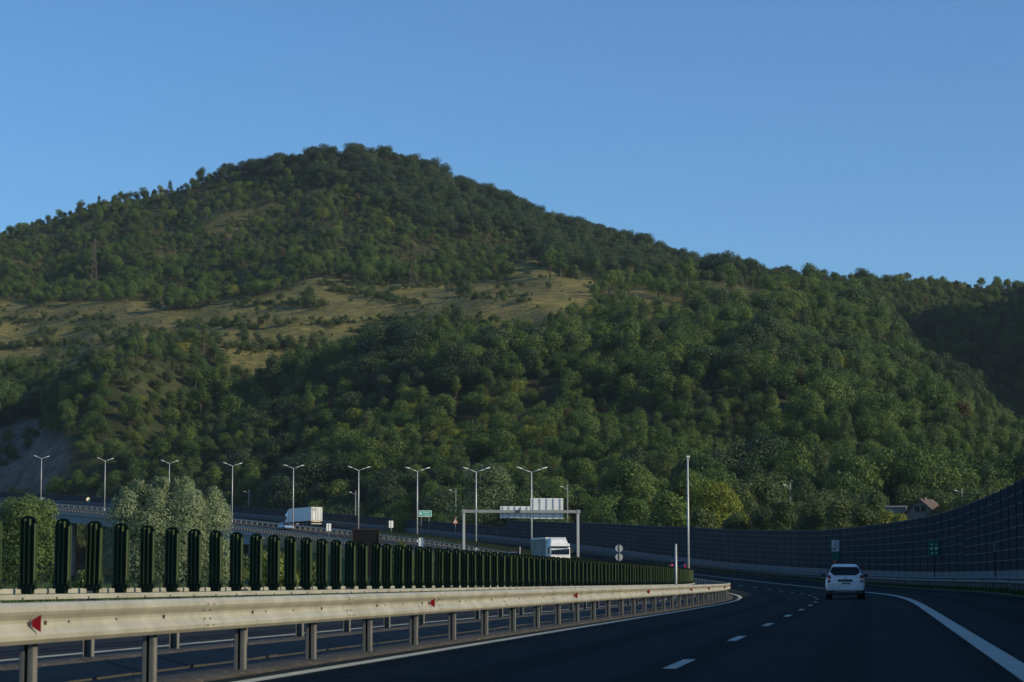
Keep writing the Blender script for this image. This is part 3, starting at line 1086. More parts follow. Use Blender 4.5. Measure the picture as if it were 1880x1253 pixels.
def lamp_parts():
    p = MB()
    p.tube((0, 0, -0.3), (0, 0, 0.6), 0.16, 0.15, 10)
    p.tube((0, 0, 0.6), (0, 0, 12.4), 0.13, 0.075, 10)
    pole = p.mesh("pole", M_pole)
    arms, heads = [], []
    for sx in (-1, 1):
        a = MB()
        a.tube((0, 0, 12.35), (sx * 1.45, 0, 12.85), 0.055, 0.045, 8)
        arms.append(a.mesh("arm", M_pole))
        h = MB()
        R = Matrix.Rotation(sx * -math.radians(15), 3, 'Y')
        prof = [(-0.5, 0.07), (-0.46, 0.13), (-0.1, 0.19), (0.25, 0.17), (0.48, 0.08)]
        c0 = Vector((sx * 1.78, 0, 12.96))
        rings = []
        for x, r in prof:
            rings.append([c0 + R @ Vector((sx * x, r * math.cos(t_), 0.5 * r * math.sin(t_))) for t_ in np.linspace(0, 2 * math.pi, 11)[:-1]])
        P = [q_ for rg in rings for q_ in rg]
        fs = [(i * 10 + j, i * 10 + (j + 1) % 10, (i + 1) * 10 + (j + 1) % 10, (i + 1) * 10 + j) for i in range(len(prof) - 1) for j in range(10)]
        fs += [tuple(range(10)), tuple((len(prof) - 1) * 10 + j for j in range(10))]
        h.add(P, fs, 0, True)
        heads.append(h.mesh("lamp_head", M_lampglass))
    return pole, arms, heads


lp_pole, lp_arms, lp_heads = lamp_parts()
for px_, lab in zip(lamp_px, ordw):
    s = s_for_px(px_, -5.7, 320, 760)
    T = thing("street_lamp", "grey " + lab if not lab.startswith(("leftmost", "second", "rightmost")) else lab, "street lamp", tuple(W(s, -5.7)), -heading(s), "double-armed lamps in the motorway median")
    link("pole", lp_pole, T)
    for a_, h_ in zip(lp_arms, lp_heads):
        link("arm", a_, T)
        link("lamp_head", h_, T)
# tall mast
s = s_for_px(1264, -5.7, 180, 240)
T = thing("camera_mast", "tall slim grey mast without arms, right of the blade row, tiny head on top", "mast", tuple(W(s, -5.7)), -heading(s))
ztop = point_at(1264, 838, float(W(s, -5.7)[1])).z - float(W(s, -5.7)[2])
mb = MB()
mb.tube((0, 0, -0.3), (0, 0, ztop - 0.3), 0.10, 0.065, 10)
mb.build("pole", M_pole, T)
mb = MB()
mb.tube((0, 0, ztop - 0.32), (0, 0, ztop - 0.12), 0.05, 0.05, 8)
mb.box((0.02, 0, ztop - 0.05), (0.26, 0.3, 0.16))
mb.build("camera_head", M_lampglass, T, 0.03)
s = s_for_px(1241, -5.8, 60, 118)
T = thing("marker_pole", "thin plain pale pole in front of the far end of the blade row", "pole", tuple(W(s, -5.8)))
ztop = point_at(1241, 993, float(W(s, -6)[1])).z
mb = MB()
mb.tube((0, 0, -0.2), (0, 0, ztop - 0.02), 0.045, 0.045, 10)
mb.build("tube", M_pole, T)
mb = MB()
mb.tube((0, 0, ztop - 0.02), (0, 0, ztop + 0.02), 0.05, 0.04, 10)
mb.build("cap", M_bolt, T)


# ------------------------------------------------------------------ gantry
def text(body, size, parent, loc, rot, mat, name="lettering"):
    cu = bpy.data.curves.new(name, 'FONT')
    cu.body = body
    cu.size = size
    cu.align_x = 'CENTER'
    cu.align_y = 'CENTER'
    cu.extrude = 0.004
    cu.materials.append(mat)
    tmp = bpy.data.objects.new("text", cu)
    me_ = bpy.data.meshes.new_from_object(tmp)
    bpy.data.objects.remove(tmp)
    o_ = link(name, me_, parent)
    o_.location = loc
    o_.rotation_euler = rot
    return o_


sG = s_for_px(1061, -5.8, 250, 380)
G = thing("sign_gantry", "grey steel motorway sign gantry spanning the opposite carriageway, seen from behind", "gantry", tuple(W(sG, -5.8)), -heading(sG))
Yg = float(W(sG, -5.8)[1])
zb = point_at(1061, 940, Yg).z - float(W(sG, -5.8)[2])
LG = 14.3
for x in (0, -LG):
    mb = MB()
    mb.box((x, 0, zb / 2 - 0.45), (0.31, 0.34, zb + 0.5))
    mb.box((x, 0, 0.02), (0.8, 0.8, 0.06))
    mb.build("gantry_leg", M_gantry, G, 0.03)
mb = MB()
mb.box((-LG / 2, 0, zb), (LG + 0.62, 0.38, 0.37))
mb.build("gantry_beam", M_gantry2, G, 0.03)
for x in (0, -LG):
    mb = MB()
    mb.box((x, 0, zb), (0.42, 0.46, 0.48))
    mb.build("corner_plate", M_gantry2, G, 0.02)
mb = MB()
mb.box((-7.4, -0.34, zb + 0.05), (0.22, 0.2, 0.62))
mb.build("beam_bracket", M_bolt, G)


def gx(px_):
    return (px_ - 1061) / F * Yg / math.cos(heading(sG)) * 1.0


def gzz(py_):
    return point_at(1000, py_, Yg).z - float(W(sG, -5.8)[2])


for x0, x1, y0, y1, yy in ((920, 974.5, 930, 952, 0.55), (975.5, 1035.5, 915, 953, 0.55)):
    mb = MB()
    X0, X1, Za, Zb = gx(x0), gx(x1), gzz(y1), gzz(y0)
    rows = max(3, int((Zb - Za) / 0.27))
    for r in range(rows):
        za = Za + (Zb - Za) * r / rows
        mb.box(((X0 + X1) / 2, yy, za + (Zb - Za) / rows / 2), (X1 - X0, 0.03, (Zb - Za) / rows - 0.02), None, 0)
        mb.box(((X0 + X1) / 2, yy - 0.03, za + 0.03), (X1 - X0 - 0.02, 0.03, 0.03), None, 0)
    sgn = mb.build("sign_panel", [M_alu], G)
    mb = MB()
    nst = 4
    for k in range(nst + 1):
        x = X0 + 0.35 + (X1 - X0 - 0.7) * k / nst
        mb.box((x, yy - 0.09, (Za + Zb) / 2), (0.06, 0.06, Zb - Za - 0.02))
    mb.build("stiffener", M_alu_dark, sgn)

# ------------------------------------------------------------------ signs


def post_sign(name, label, s, o, zc, w_, h_, shape, face, back=None, pole_r=0.035, turn=0.0, poles=(0,), facing=-1, cat="road sign"):
    """facing -1: the printed side looks back at the camera"""
    T_ = thing(name, label, cat, tuple(W(s, o)), -heading(s) + turn)
    mb_ = MB()
    if shape == 'disc':
        poly = [(w_ / 2 * math.cos(a), zc + w_ / 2 * math.sin(a)) for a in np.linspace(0, 2 * math.pi, 25)[:-1]]
    elif shape == 'tri':
        poly = [(-w_ / 2, zc - h_ / 2), (w_ / 2, zc - h_ / 2), (0.03, zc + h_ / 2), (-0.03, zc + h_ / 2)]
    else:
        c_ = 0.04
        poly = [(-w_ / 2 + c_, zc - h_ / 2), (w_ / 2 - c_, zc - h_ / 2), (w_ / 2, zc - h_ / 2 + c_), (w_ / 2, zc + h_ / 2 - c_), (w_ / 2 - c_, zc + h_ / 2), (-w_ / 2 + c_, zc + h_ / 2), (-w_ / 2, zc + h_ / 2 - c_), (-w_ / 2, zc - h_ / 2 + c_)]
    mb_.prism(poly, 'y', -0.02, 0.02)
    plate = mb_.build("plate", face, T_)
    pole_side = 0.06 * -facing
    for x in poles:
        mb_ = MB()
        mb_.tube((x, pole_side, -0.3), (x, pole_side, zc + h_ / 2 - 0.04), pole_r, pole_r, 8)
        mb_.build("pole", M_galv, T_)
    return T_, plate


def zat(px_, py_, s, o):
    p = W(s, o)
    return point_at(px_, py_, float(p[1])).z - float(p[2])


# round pair, seen from behind, beyond the blade row
s = s_for_px(1140, -5.8, 230, 330)
T = thing("round_sign_pair", "two grey round sign backs one above the other on a pole behind the blades", "road sign", tuple(W(s, -6)), -heading(s))
for yc in (1007.3, 1023.3):
    zc = zat(1140, yc, s, -6)
    mb = MB()
    r_ = 0.41
    mb.prism([(r_ * math.cos(a), zc + r_ * math.sin(a)) for a in np.linspace(0, 2 * math.pi, 29)[:-1]], 'y', -0.015, 0.015)
    mb.build("plate", M_gantry, T)
mb = MB()
mb.tube((0, -0.05, -0.3), (0, -0.05, zat(1140, 1000.5, s, -6)), 0.045, 0.045, 8)
mb.build("pole", M_bolt, T)
# dark board beyond the opposite carriageway
s = s_for_px(671, -21.2, 60, 200)
T = thing("sign_board", "black back of a wide sign board on two brown steel legs behind the blades", "sign", tuple(W(s, -21.2)), -heading(s) + math.radians(4))
sc = F / float(W(s, -21.2)[1])
hw = 26 / sc
zt, z0_ = zat(671, 973, s, -21.2), 1.55
mb = MB()
mb.box((0, 0.0, (zt + z0_) / 2), (2 * hw - 0.02, 0.04, zt - z0_ - 0.02))
mb.build("panel", M_darksign, T)
mb = MB()
mb.box((0, 0, zt + 0.012), (2 * hw, 0.07, 0.05))
mb.box((0, 0, z0_ - 0.016), (2 * hw, 0.07, 0.05))
mb.build("rail", M_rust, T)
for sx in (-1, 1):
    mb = MB()
    mb.box((sx * (hw - 0.04), -0.002, zt / 2 - 0.3), (0.07, 0.08, zt + 0.46))
    mb.build("leg", M_rust, T)
# small backs of signs along the opposite carriageway and the median
s = s_for_px(603.5, -15.9, 330, 620)
zc = zat(603.5, 968.5, s, -15.9)
T, _ = post_sign("rectangular_sign", "small pale rectangular sign back right of the white trailer", s, -15.9, zc, 0.85, 1.35, 'rect', M_alu, facing=1)
s = s_for_px(720, -5.8, 330, 620)
zc = zat(720, 963, s, -6)
T, _ = post_sign("rectangular_sign", "small white rectangular sign back standing above the distant blade row", s, -6, zc, 0.78, 1.25, 'rect', M_alu, facing=1)
s = s_for_px(954.5, -15.9, 230, 330)
zc = zat(954.5, 1010.5, s, -15.9)
T, _ = post_sign("round_sign", "round black sign back on a white post beside the oncoming lorry", s, -15.9, zc, 0.86, 0.86, 'disc', M_darksign, facing=1)
T.children[1].data.materials[0] = M_white
s = s_for_px(162, 8.9, 500, 800)
zc = zat(162, 917.5, s, 8.9)
post_sign("round_sign", "small round pale yellow sign on the viaduct between the first two lamps", s, 8.9, zc, 1.15, 1.15, 'disc', M_yellow)
s = s_for_px(80, 8.9, 500, 840)
zc = zat(80, 917.5, s, 8.9)
post_sign("round_sign", "small round grey sign at the foot of the leftmost lamp", s, 8.9, zc, 1.2, 1.2, 'disc', M_alu)
s = s_for_px(836, 9.0, 330, 600)
zc = zat(836, 957, s, 9.0)
T, pl = post_sign("warning_sign", "small triangular warning sign before the barrier, left of the gantry", s, 9.0, zc, 1.0, 0.9, 'tri', M_signred)
mb = MB()
mb.prism([(-0.33, zc - 0.33), (0.33, zc - 0.33), (0, zc + 0.30)], 'y', -0.028, -0.022)
mb.build("white_field", M_signwhite, pl)
mb = MB()
mb.prism([(-0.1, zc - 0.22), (0.1, zc - 0.22), (0.05, zc + 0.05), (-0.05, zc + 0.05)], 'y', -0.034, -0.03)
mb.build("symbol", M_black, pl)
# place sign
s = s_for_px(780.5, 9.0, 330, 620)
zc = zat(780.5, 943.3, s, 9.0)
scl = F / float(W(s, 9)[1])
sw, sh = 23.5 / scl / math.cos(heading(s)), 11 / scl
T, pl = post_sign("place_sign", "bright green place-name sign with white lettering standing above the noise barrier", s, 9.0, zc, sw, sh, 'rect', M_signwhite, poles=(-sw * 0.3, sw * 0.3))
mb = MB()
mb.box((0, -0.023, zc), (sw - 0.16, 0.006, sh - 0.16))
fld = mb.build("green_field", M_signgreen2, pl)
mb = MB()
mb.prism([(-sw * 0.40, zc - 0.16), (-sw * 0.30, zc - 0.16), (-sw * 0.27, zc), (-sw * 0.30, zc + 0.16), (-sw * 0.40, zc + 0.16)], 'y', -0.032, -0.027)
mb.build("symbol", M_signwhite, pl)
text("Podisul", 0.42, pl, (sw * 0.08, -0.032, zc + 0.2), (math.pi / 2, 0, 0), M_signwhite)
text("Luncani", 0.40, pl, (sw * 0.12, -0.032, zc - 0.2), (math.pi / 2, 0, 0), M_signwhite)
# white and green panel above the white car
s = s_for_px(1534.5, 9.66, 180, 260)
scl = F / float(W(s, 9.66)[1])
zc = zat(1534.5, 1002.3, s, 9.66)
T, pl = post_sign("information_sign", "white pictogram panel over a green panel by the barrier, above the white car", s, 9.66, zc, 14 / scl, 20.5 / scl, 'rect', M_signwhite)
mb = MB()
r0, r1 = 0.17, 0.12
n = 20
P = [(r_ * math.cos(2 * math.pi * k / n), -0.028, zc + 0.2 + r_ * math.sin(2 * math.pi * k / n)) for r_ in (r0, r1) for k in range(n)]
P += [(p[0], -0.022, p[2]) for p in P]
mb.add(P, [(k, (k + 1) % n, n + (k + 1) % n, n + k) for k in range(n)] + [(k, (k + 1) % n, 2 * n + (k + 1) % n, 2 * n + k) for k in range(n)])
mb.box((0, -0.025, zc + 0.2), (0.07, 0.006, 0.1))
mb.box((0, -0.025, zc - 0.03), (0.66, 0.006, 0.035))
mb.box((0.19, -0.025, zc - 0.17), (0.2, 0.006, 0.07))
mb.prism([(-0.3, zc - 0.38), (0.02, zc - 0.38), (0.02, zc - 0.30), (-0.05, zc - 0.2), (-0.24, zc - 0.2), (-0.3, zc - 0.3)], 'y', -0.028, -0.022)
mb.build("pictogram", plain("sign_grey", (0.13, 0.13, 0.14), 0.5), pl)
mb = MB()
zg = zat(1534.5, 1021, s, 9.66)
mb.box((0, 0.0, zg), (13 / scl, 0.035, 15 / scl))
mb.build("green_panel", M_signgreen, T)
mb = MB()
mb.box((0, 0.024, zc), (17 / scl, 0.02, 24 / scl))
mb.build("green_surround", M_signgreen, T)
s2 = s + 1.2
T = thing("fire_cabinet", "small dark red box on a post by the barrier, half hidden behind the white car", "cabinet", tuple(W(s2, 9.66)), -heading(s2))
zr = zat(1540, 1035, s2, 9.66)
mb = MB()
mb.box((0.16, 0, zr), (0.38, 0.22, 0.62))
mb.build("box", M_signred, T, 0.03)
mb = MB()
mb.box((0.16, 0.0, zr / 2 - 0.3), (0.09, 0.09, zr + 0.2))
mb.build("post", M_galv_dull, T)
# green sign with pale symbols
s = s_for_px(1715, 9.66, 110, 220)
scl = F / float(W(s, 9.66)[1])
zc = zat(1715, 1007.5, s, 9.66)
T, pl = post_sign("green_sign", "dark green sign with six pale dots standing before the barrier at right", s, 9.66, zc, 20 / scl, 27 / scl, 'rect', M_signgreen)
T.children[1].data.materials[0] = M_post
mb = MB()
for x, z, r_ in ((-0.14, 0.28, .055), (0.17, 0.28, .055), (-0.16, 0.0, .085), (0.16, 0.02, .10), (-0.14, -0.3, .06), (0.16, -0.3, .06)):
    mb.prism([(x + r_ * math.cos(a), zc + z + r_ * math.sin(a)) for a in np.linspace(0, 2 * math.pi, 13)[:-1]], 'y', -0.028, -0.022)
mb.build("dots", M_signwhite, pl)
s = s_for_px(1827, 9.66, 90, 160)
zt = zat(1827, 996, s, 9.66)
T = thing("marker_pole", "thin dark pole before the noise barrier near the right edge", "pole", tuple(W(s, 9.66)))
mb = MB()
mb.tube((0, 0, 0), (0, 0, zt - 0.5), 0.04, 0.04, 8)
mb.build("tube", M_post, T)
mb = MB()
mb.box((0, 0, zt - 0.25), (0.1, 0.1, 0.5))
mb.build("cap", M_galv_dull, T)
# grey cabinet on the far verge
s = s_for_px(772.5, -19.9, 200, 400)
T = thing("roadside_cabinet", "grey narrow cabinet at the far verge, below the green place sign", "cabinet", tuple(W(s, -19.9)), -heading(s))
za, zb_ = zat(772, 1006, s, -19.9), zat(772, 988, s, -19.9)
scl = F / float(W(s, -19.9)[1])
for sx in (-1, 1):
    mb = MB()
    mb.box((sx * 2.3 / scl, 0, (za + zb_) / 2), (3.4 / scl, 0.4, zb_ - za))
    mb.build("door", M_alu, T, 0.02)
mb = MB()
mb.box((0, 0.1, (zb_ - 0.02) / 2 - 0.2), (6.5 / scl, 0.45, zb_ - 0.04 + 0.4))
mb.build("housing", M_alu_dark, T)


# ------------------------------------------------------------------ vehicles
def wheel_parts(parent, x, y, r_, w_, rim=M_galv_dull):
    t_ = MB()
    n_ = 20
    prof = [(-w_ / 2, r_ * 0.6), (-w_ / 2, r_ * 0.93), (-w_ / 2 + 0.03, r_), (w_ / 2 - 0.03, r_), (w_ / 2, r_ * 0.93), (w_ / 2, r_ * 0.6)]
    P_ = [(px_, q_ * math.cos(2 * math.pi * k_ / n_), q_ * math.sin(2 * math.pi * k_ / n_)) for px_, q_ in prof for k_ in range(n_)]
    fs_ = [(i_ * n_ + k_, i_ * n_ + (k_ + 1) % n_, (i_ + 1) * n_ + (k_ + 1) % n_, (i_ + 1) * n_ + k_) for i_ in range(5) for k_ in range(n_)]
    t_.add(P_, fs_, 0, True)
    wh = t_.build("wheel", M_rubber, parent)
    wh.location = (x, y, r_)
    h_ = MB()
    h_.tube((-w_ / 2 + 0.02, 0, 0), (w_ / 2 - 0.02, 0, 0), r_ * 0.61, None, 16)
    h_.build("rim", rim, wh)
    return wh


def loft(mb_, rings, mat=0, smooth=True):
    n_ = len(rings[0])
    P_ = [p for r_ in rings for p in r_]
    fs_ = [(i_ * n_ + j_, i_ * n_ + (j_ + 1) % n_, (i_ + 1) * n_ + (j_ + 1) % n_, (i_ + 1) * n_ + j_) for i_ in range(len(rings) - 1) for j_ in range(n_)]
    fs_ += [tuple(range(n_)), tuple((len(rings) - 1) * n_ + j_ for j_ in range(n_))]
    mb_.add(P_, fs_, mat, smooth)


def make_car(label, s, o, paint, forward=True, height=1.62, suv=True, lit=False, dirt=None):
    T_ = thing("car", label, "car", tuple(W(s, o, 0.1 if o < -7 else 0.0)), -heading(s) + (0 if forward else math.pi))
    hz_ = height
    belt = 1.04 if suv else 0.92
    low = 0.33 if suv else 0.24
    b_ = MB()
    # lower body: rings from tail to nose
    st = [(-2.16, 0.74, 0.50, belt - 0.12), (-2.13, 0.83, low + 0.06, belt - 0.02), (-2.02, 0.885, low, belt), (-1.5, 0.91, low, belt + 0.01), (-0.6, 0.90, low, belt), (0.6, 0.90, low, belt - 0.01),
          (1.05, 0.905, low, belt - 0.02), (1.6, 0.885, low, belt - 0.09), (2.0, 0.80, low, belt - 0.20), (2.14, 0.66, low + 0.1, belt - 0.32)]
    rings = []
    for y, hw_, z0, z1 in st:
        zs = [z0, z0 + 0.10, z0 + (z1 - z0) * 0.45, z0 + (z1 - z0) * 0.78, z1 - 0.03, z1]
        ws = [0.88, 0.985, 1.0, 0.985, 0.93, 0.86]
        half = [(hw_ * k_, y, z_) for k_, z_ in zip(ws, zs)]
        rings.append(half + [(-x_, y_, z_) for x_, y_, z_ in reversed(half)])
    loft(b_, rings)
    # cabin
    r_ = hz_
    cab = [(-2.06, 0.80, belt - 0.05, belt + 0.0), (-1.98, 0.79, belt - 0.05, belt + 0.28), (-1.80, 0.77, belt - 0.05, r_ - 0.07), (-1.66, 0.765, belt - 0.05, r_ - 0.02), (-0.9, 0.77, belt - 0.05, r_), (-0.1, 0.77, belt - 0.05, r_ - 0.01), (0.25, 0.77, belt - 0.05, r_ - 0.06),
           (0.95, 0.77, belt - 0.05, belt + 0.06), (1.1, 0.75, belt - 0.05, belt - 0.02)]
    rings = []
    for y, hb_, z0, z1 in cab:
        fr_ = max(0.0, (z1 - belt) / (r_ - belt))
        ht = hb_ * (1 - 0.24 * fr_)
        half = [(hb_, y, z0), (hb_ * 1.0, y, z0 + 0.05), ((hb_ + ht) / 2 + 0.01, y, (z0 + z1) / 2 + 0.02), (ht, y, z1 - 0.05 * fr_), (ht * 0.86, y, z1)]
        rings.append(half + [(-x_, y_, z_) for x_, y_, z_ in reversed(half)])
    loft(b_, rings)
    body = b_.build("body", paint, T_, 0.012)
    # rear window: wide, lower corners cut off
    def rear(x, z, off=0.02):
        return (x, float(np.interp(z, [belt, belt + 0.28, r_ - 0.07, r_ - 0.02], [-2.06, -1.98, -1.80, -1.66])) - off, z)
    g_ = MB()
    zt_, zb2 = r_ - 0.13, belt + 0.06
    pts = [(-0.50, zb2), (0.50, zb2), (0.68, zb2 + 0.13), (0.665, belt + 0.28), (0.615, zt_ - 0.05), (0.55, zt_), (-0.55, zt_), (-0.615, zt_ - 0.05), (-0.665, belt + 0.28), (-0.68, zb2 + 0.13)]
    outer = [rear(x, z, 0.022) for x, z in pts]
    inner = [(x, y + 0.05, z) for x, y, z in outer]
    n_ = len(pts)
    bands = [(0, 1, 2, 9), (9, 2, 3, 8), (8, 3, 4, 7), (7, 4, 5, 6)]
    g_.add(outer + inner, bands + [tuple(n_ + i_ for i_ in reversed(q_)) for q_ in bands] + [(i_, (i_ + 1) % n_, n_ + (i_ + 1) % n_, n_ + i_) for i_ in range(n_)])
    g_.build("rear_window", M_glass, T_)
    for sx in (-1, 1):
        g_ = MB()
        zl, zh = belt + 0.04, r_ - 0.12
        xl, xh = 0.808, 0.655
        q_ = [(-1.62, zl), (0.78, zl), (0.22, zh), (-1.52, zh)]
        o1 = [(sx * (xl + (xh - xl) * (z - zl) / (zh - zl)), y, z) for y, z in q_]
        o2 = [(x - sx * 0.05, y, z) for x, y, z in o1]
        g_.add(o1 + o2, [(0, 1, 2, 3), (7, 6, 5, 4)] + [(i_, (i_ + 1) % 4, 4 + (i_ + 1) % 4, 4 + i_) for i_ in range(4)])
        g_.build("side_window", M_glass, T_)
    g_ = MB()
    q_ = [(-0.66, 0.985, belt + 0.03), (0.66, 0.985, belt + 0.03), (0.55, 0.30, r_ - 0.07), (-0.55, 0.30, r_ - 0.07)]
    g_.add([(x, y + 0.012, z + 0.012) for x, y, z in q_] + [(x, y - 0.06, z - 0.04) for x, y, z in q_], [(0, 1, 2, 3), (7, 6, 5, 4)] + [(i_, (i_ + 1) % 4, 4 + (i_ + 1) % 4, 4 + i_) for i_ in range(4)])
    g_.build("windscreen", M_glass, T_)
    # lamps
    for sx in (-1, 1):
        l_ = MB()
        l_.box((sx * 0.745, -2.11, belt - 0.10), (0.15, 0.12, 0.34))
        tl = l_.build("tail_light", M_tail_on if lit else M_tail, T_, 0.02)
        l_ = MB()
        l_.box((sx * 0.745, -2.12, belt - 0.13), (0.12, 0.12, 0.085))
        l_.build("reversing_lens", M_signwhite if not lit else M_tail, tl)
        l_ = MB()
        l_.box((sx * 0.60, 2.06, belt - 0.27), (0.28, 0.14, 0.17))
        l_.build("headlight", M_lampglass, T_, 0.03)
        mr = MB()
        mr.box((sx * 1.0, 0.62, belt + 0.06), (0.2, 0.1, 0.15))
        mr.box((sx * 0.90, 0.63, belt + 0.01), (0.1, 0.05, 0.05))
        mr.build("mirror", M_black, T_, 0.02)
    d_ = MB()
    d_.box((0, -2.155, belt - 0.18), (0.68, 0.07, 0.10))
    hnd = d_.build("tailgate_trim", M_black, T_, 0.02)
    d_ = MB()
    d_.box((0, -2.170, belt - 0.30), (0.52, 0.04, 0.115))
    pt = d_.build("number_plate", M_signwhite, T_)
    d_ = MB()
    d_.box((0.04, -2.192, belt - 0.30), (0.40, 0.004, 0.06))
    d_.build("plate_marks", M_darkcar, pt)
    d_ = MB()
    d_.box((0, -2.18, belt - 0.075), (0.09, 0.05, 0.05))
    d_.build("badge", M_galv_dull, T_)
    # bumpers and sills in dark plastic
    d_ = MB()
    d_.box((0, -2.04, low - 0.02), (1.66, 0.26, 0.20))
    d_.build("rear_bumper", M_black, T_, 0.03)
    d_ = MB()
    d_.box((0, -2.175, low + 0.015), (1.0, 0.03, 0.05))
    d_.build("skid_plate", M_galv_dull, T_)
    d_ = MB()
    d_.box((0, 2.0, low), (1.5, 0.3, 0.2))
    d_.build("front_bumper", M_black, T_, 0.03)
    d_ = MB()
    d_.box((0, 0, low - 0.04), (1.5, 3.7, 0.14))
    d_.build("underbody", M_black, T_)
    if suv:
        for sx in (-1, 1):
            d_ = MB()
            d_.box((sx * 0.585, -0.75, r_ + 0.045), (0.05, 1.7, 0.04))
            for y in (-1.55, -0.75, 0.05):
                d_.box((sx * 0.585, y, r_ + 0.005), (0.06, 0.16, 0.08))
            d_.build("roof_rail", M_black, T_)
    wr = 0.345 if suv else 0.31
    for sx in (-1, 1):
        for y in (-1.34, 1.33):
            wheel_parts(T_, sx * 0.78, y, wr, 0.22)
            a_ = MB()
            a_.tube((sx * 0.60, y, wr), (sx * 0.905, y, wr), wr + 0.07, None, 18)
            a_.build("wheel_arch", M_black, T_)
    return T_


s_car = 112.5
make_car("white compact off-road car driving away in the right lane below the barrier", s_car, 1.3, M_white)
s = s_for_px(1240, 1.9, 240, 330)
make_car("dark blue car with lit red tail lights, half hidden by the blade row", s, 1.9, M_darkcar, True, 1.6, True, True)
s = s_for_px(524, -9.7, 340, 640)
make_car("pale blue car coming down the far carriageway left of the white trailer", s, -9.7, M_bluecar, False, 1.46, False)
s = s_for_px(943, -9.7, 280, 420)
make_car("light grey car whose roof shows over the blades behind the lorry", s, -9.7, M_greycar, False, 1.46, False)


def truck_cab(T_, y0, hgt=2.95, mat=M_white, up=0.0):
    """front wall of the cab at y0, looking along +y"""
    b_ = MB()
    rings = []
    for y, hw_, z0, z1 in ((y0 - 2.1, 1.22, 0.75, hgt), (y0 - 0.5, 1.25, 0.55, hgt), (y0 - 0.22, 1.25, 0.45, hgt - 0.05), (y0 - 0.05, 1.23, 0.42, hgt - 0.55), (y0, 1.18, 0.45, 1.75 + up)):
        half = [(hw_ * 0.97, y, z0), (hw_, y, z0 + 0.12), (hw_, y, (z0 + z1) / 2), (hw_ * 0.985, y, z1 - 0.18), (hw_ * 0.93, y, z1)]
        rings.append(half + [(-x, yy_, z) for x, yy_, z in reversed(half)])
    loft(b_, rings, 0, False)
    b_.build("cab", mat, T_, 0.04)
    g_ = MB()
    q_ = [(-1.10, y0 + 0.02, 1.62 + up), (1.10, y0 + 0.02, 1.62 + up), (1.13, y0 - 0.06, 2.30 + up), (1.05, y0 - 0.10, 2.52 + up), (-1.05, y0 - 0.10, 2.52 + up), (-1.13, y0 - 0.06, 2.30 + up)]
    n_ = len(q_)
    g_.add([(x, y + 0.02, z) for x, y, z in q_] + [(x, y - 0.12, z) for x, y, z in q_], [tuple(range(n_)), tuple(n_ + i_ for i_ in reversed(range(n_)))] + [(i_, (i_ + 1) % n_, n_ + (i_ + 1) % n_, n_ + i_) for i_ in range(n_)])
    g_.build("windscreen", M_glass, T_)
    v_ = MB()
    v_.box((0, y0 + 0.04, 2.56 + up), (2.26, 0.30, 0.10), Matrix.Rotation(math.radians(-14), 3, 'X'))
    v_.build("sun_visor", M_darkcar, T_)
    for sx in (-1, 1):
        g_ = MB()
        g_.box((sx * 1.235, y0 - 0.75, 2.08 + up), (0.05, 0.85, 0.75))
        g_.build("side_window", M_glass, T_)
        m_ = MB()
        m_.box((sx * 1.42, y0 - 0.05, 2.10 + up), (0.2, 0.1, 0.62))
        m_.bar((sx * 1.2, y0 - 0.1, 2.5 + up), (sx * 1.42, y0 - 0.05, 2.42 + up), 0.05)
        m_.build("mirror", M_black, T_, 0.03)
        l_ = MB()
        l_.box((sx * 0.92, y0 + 0.01, 0.85), (0.42, 0.08, 0.22))
        l_.build("headlight", M_lampglass, T_, 0.03)
    l_ = MB()
    l_.box((0, y0 + 0.012, 1.20), (1.5, 0.05, 0.36))
    l_.build("grille", M_black, T_)
    l_ = MB()
    l_.box((0, y0 - 0.02, 0.55), (2.44, 0.22, 0.34))
    l_.build("bumper", mat, T_, 0.04)


def deflector(T_, y0, z0, z1, mat=M_white):
    d_ = MB()
    P_ = [(-1.1, y0 - 0.45, z0), (1.1, y0 - 0.45, z0), (1.1, y0 - 2.05, z0), (-1.1, y0 - 2.05, z0), (-0.95, y0 - 0.9, z0 + (z1 - z0) * 0.75), (0.95, y0 - 0.9, z0 + (z1 - z0) * 0.75), (1.05, y0 - 2.05, z1), (-1.05, y0 - 2.05, z1)]
    d_.add(P_, [(3, 2, 1, 0), (0, 1, 5, 4), (4, 5, 6, 7), (1, 2, 6, 5), (2, 3, 7, 6), (3, 0, 4, 7)])
    d_.build("wind_deflector", mat, T_, 0.08)


def corrugated_box(x0, x1, y0, y1, z0, z1):
    b_ = MB()
    b_.box(((x0 + x1) / 2, (y0 + y1) / 2, (z0 + z1) / 2), (x1 - x0, y1 - y0, z1 - z0))
    return b_


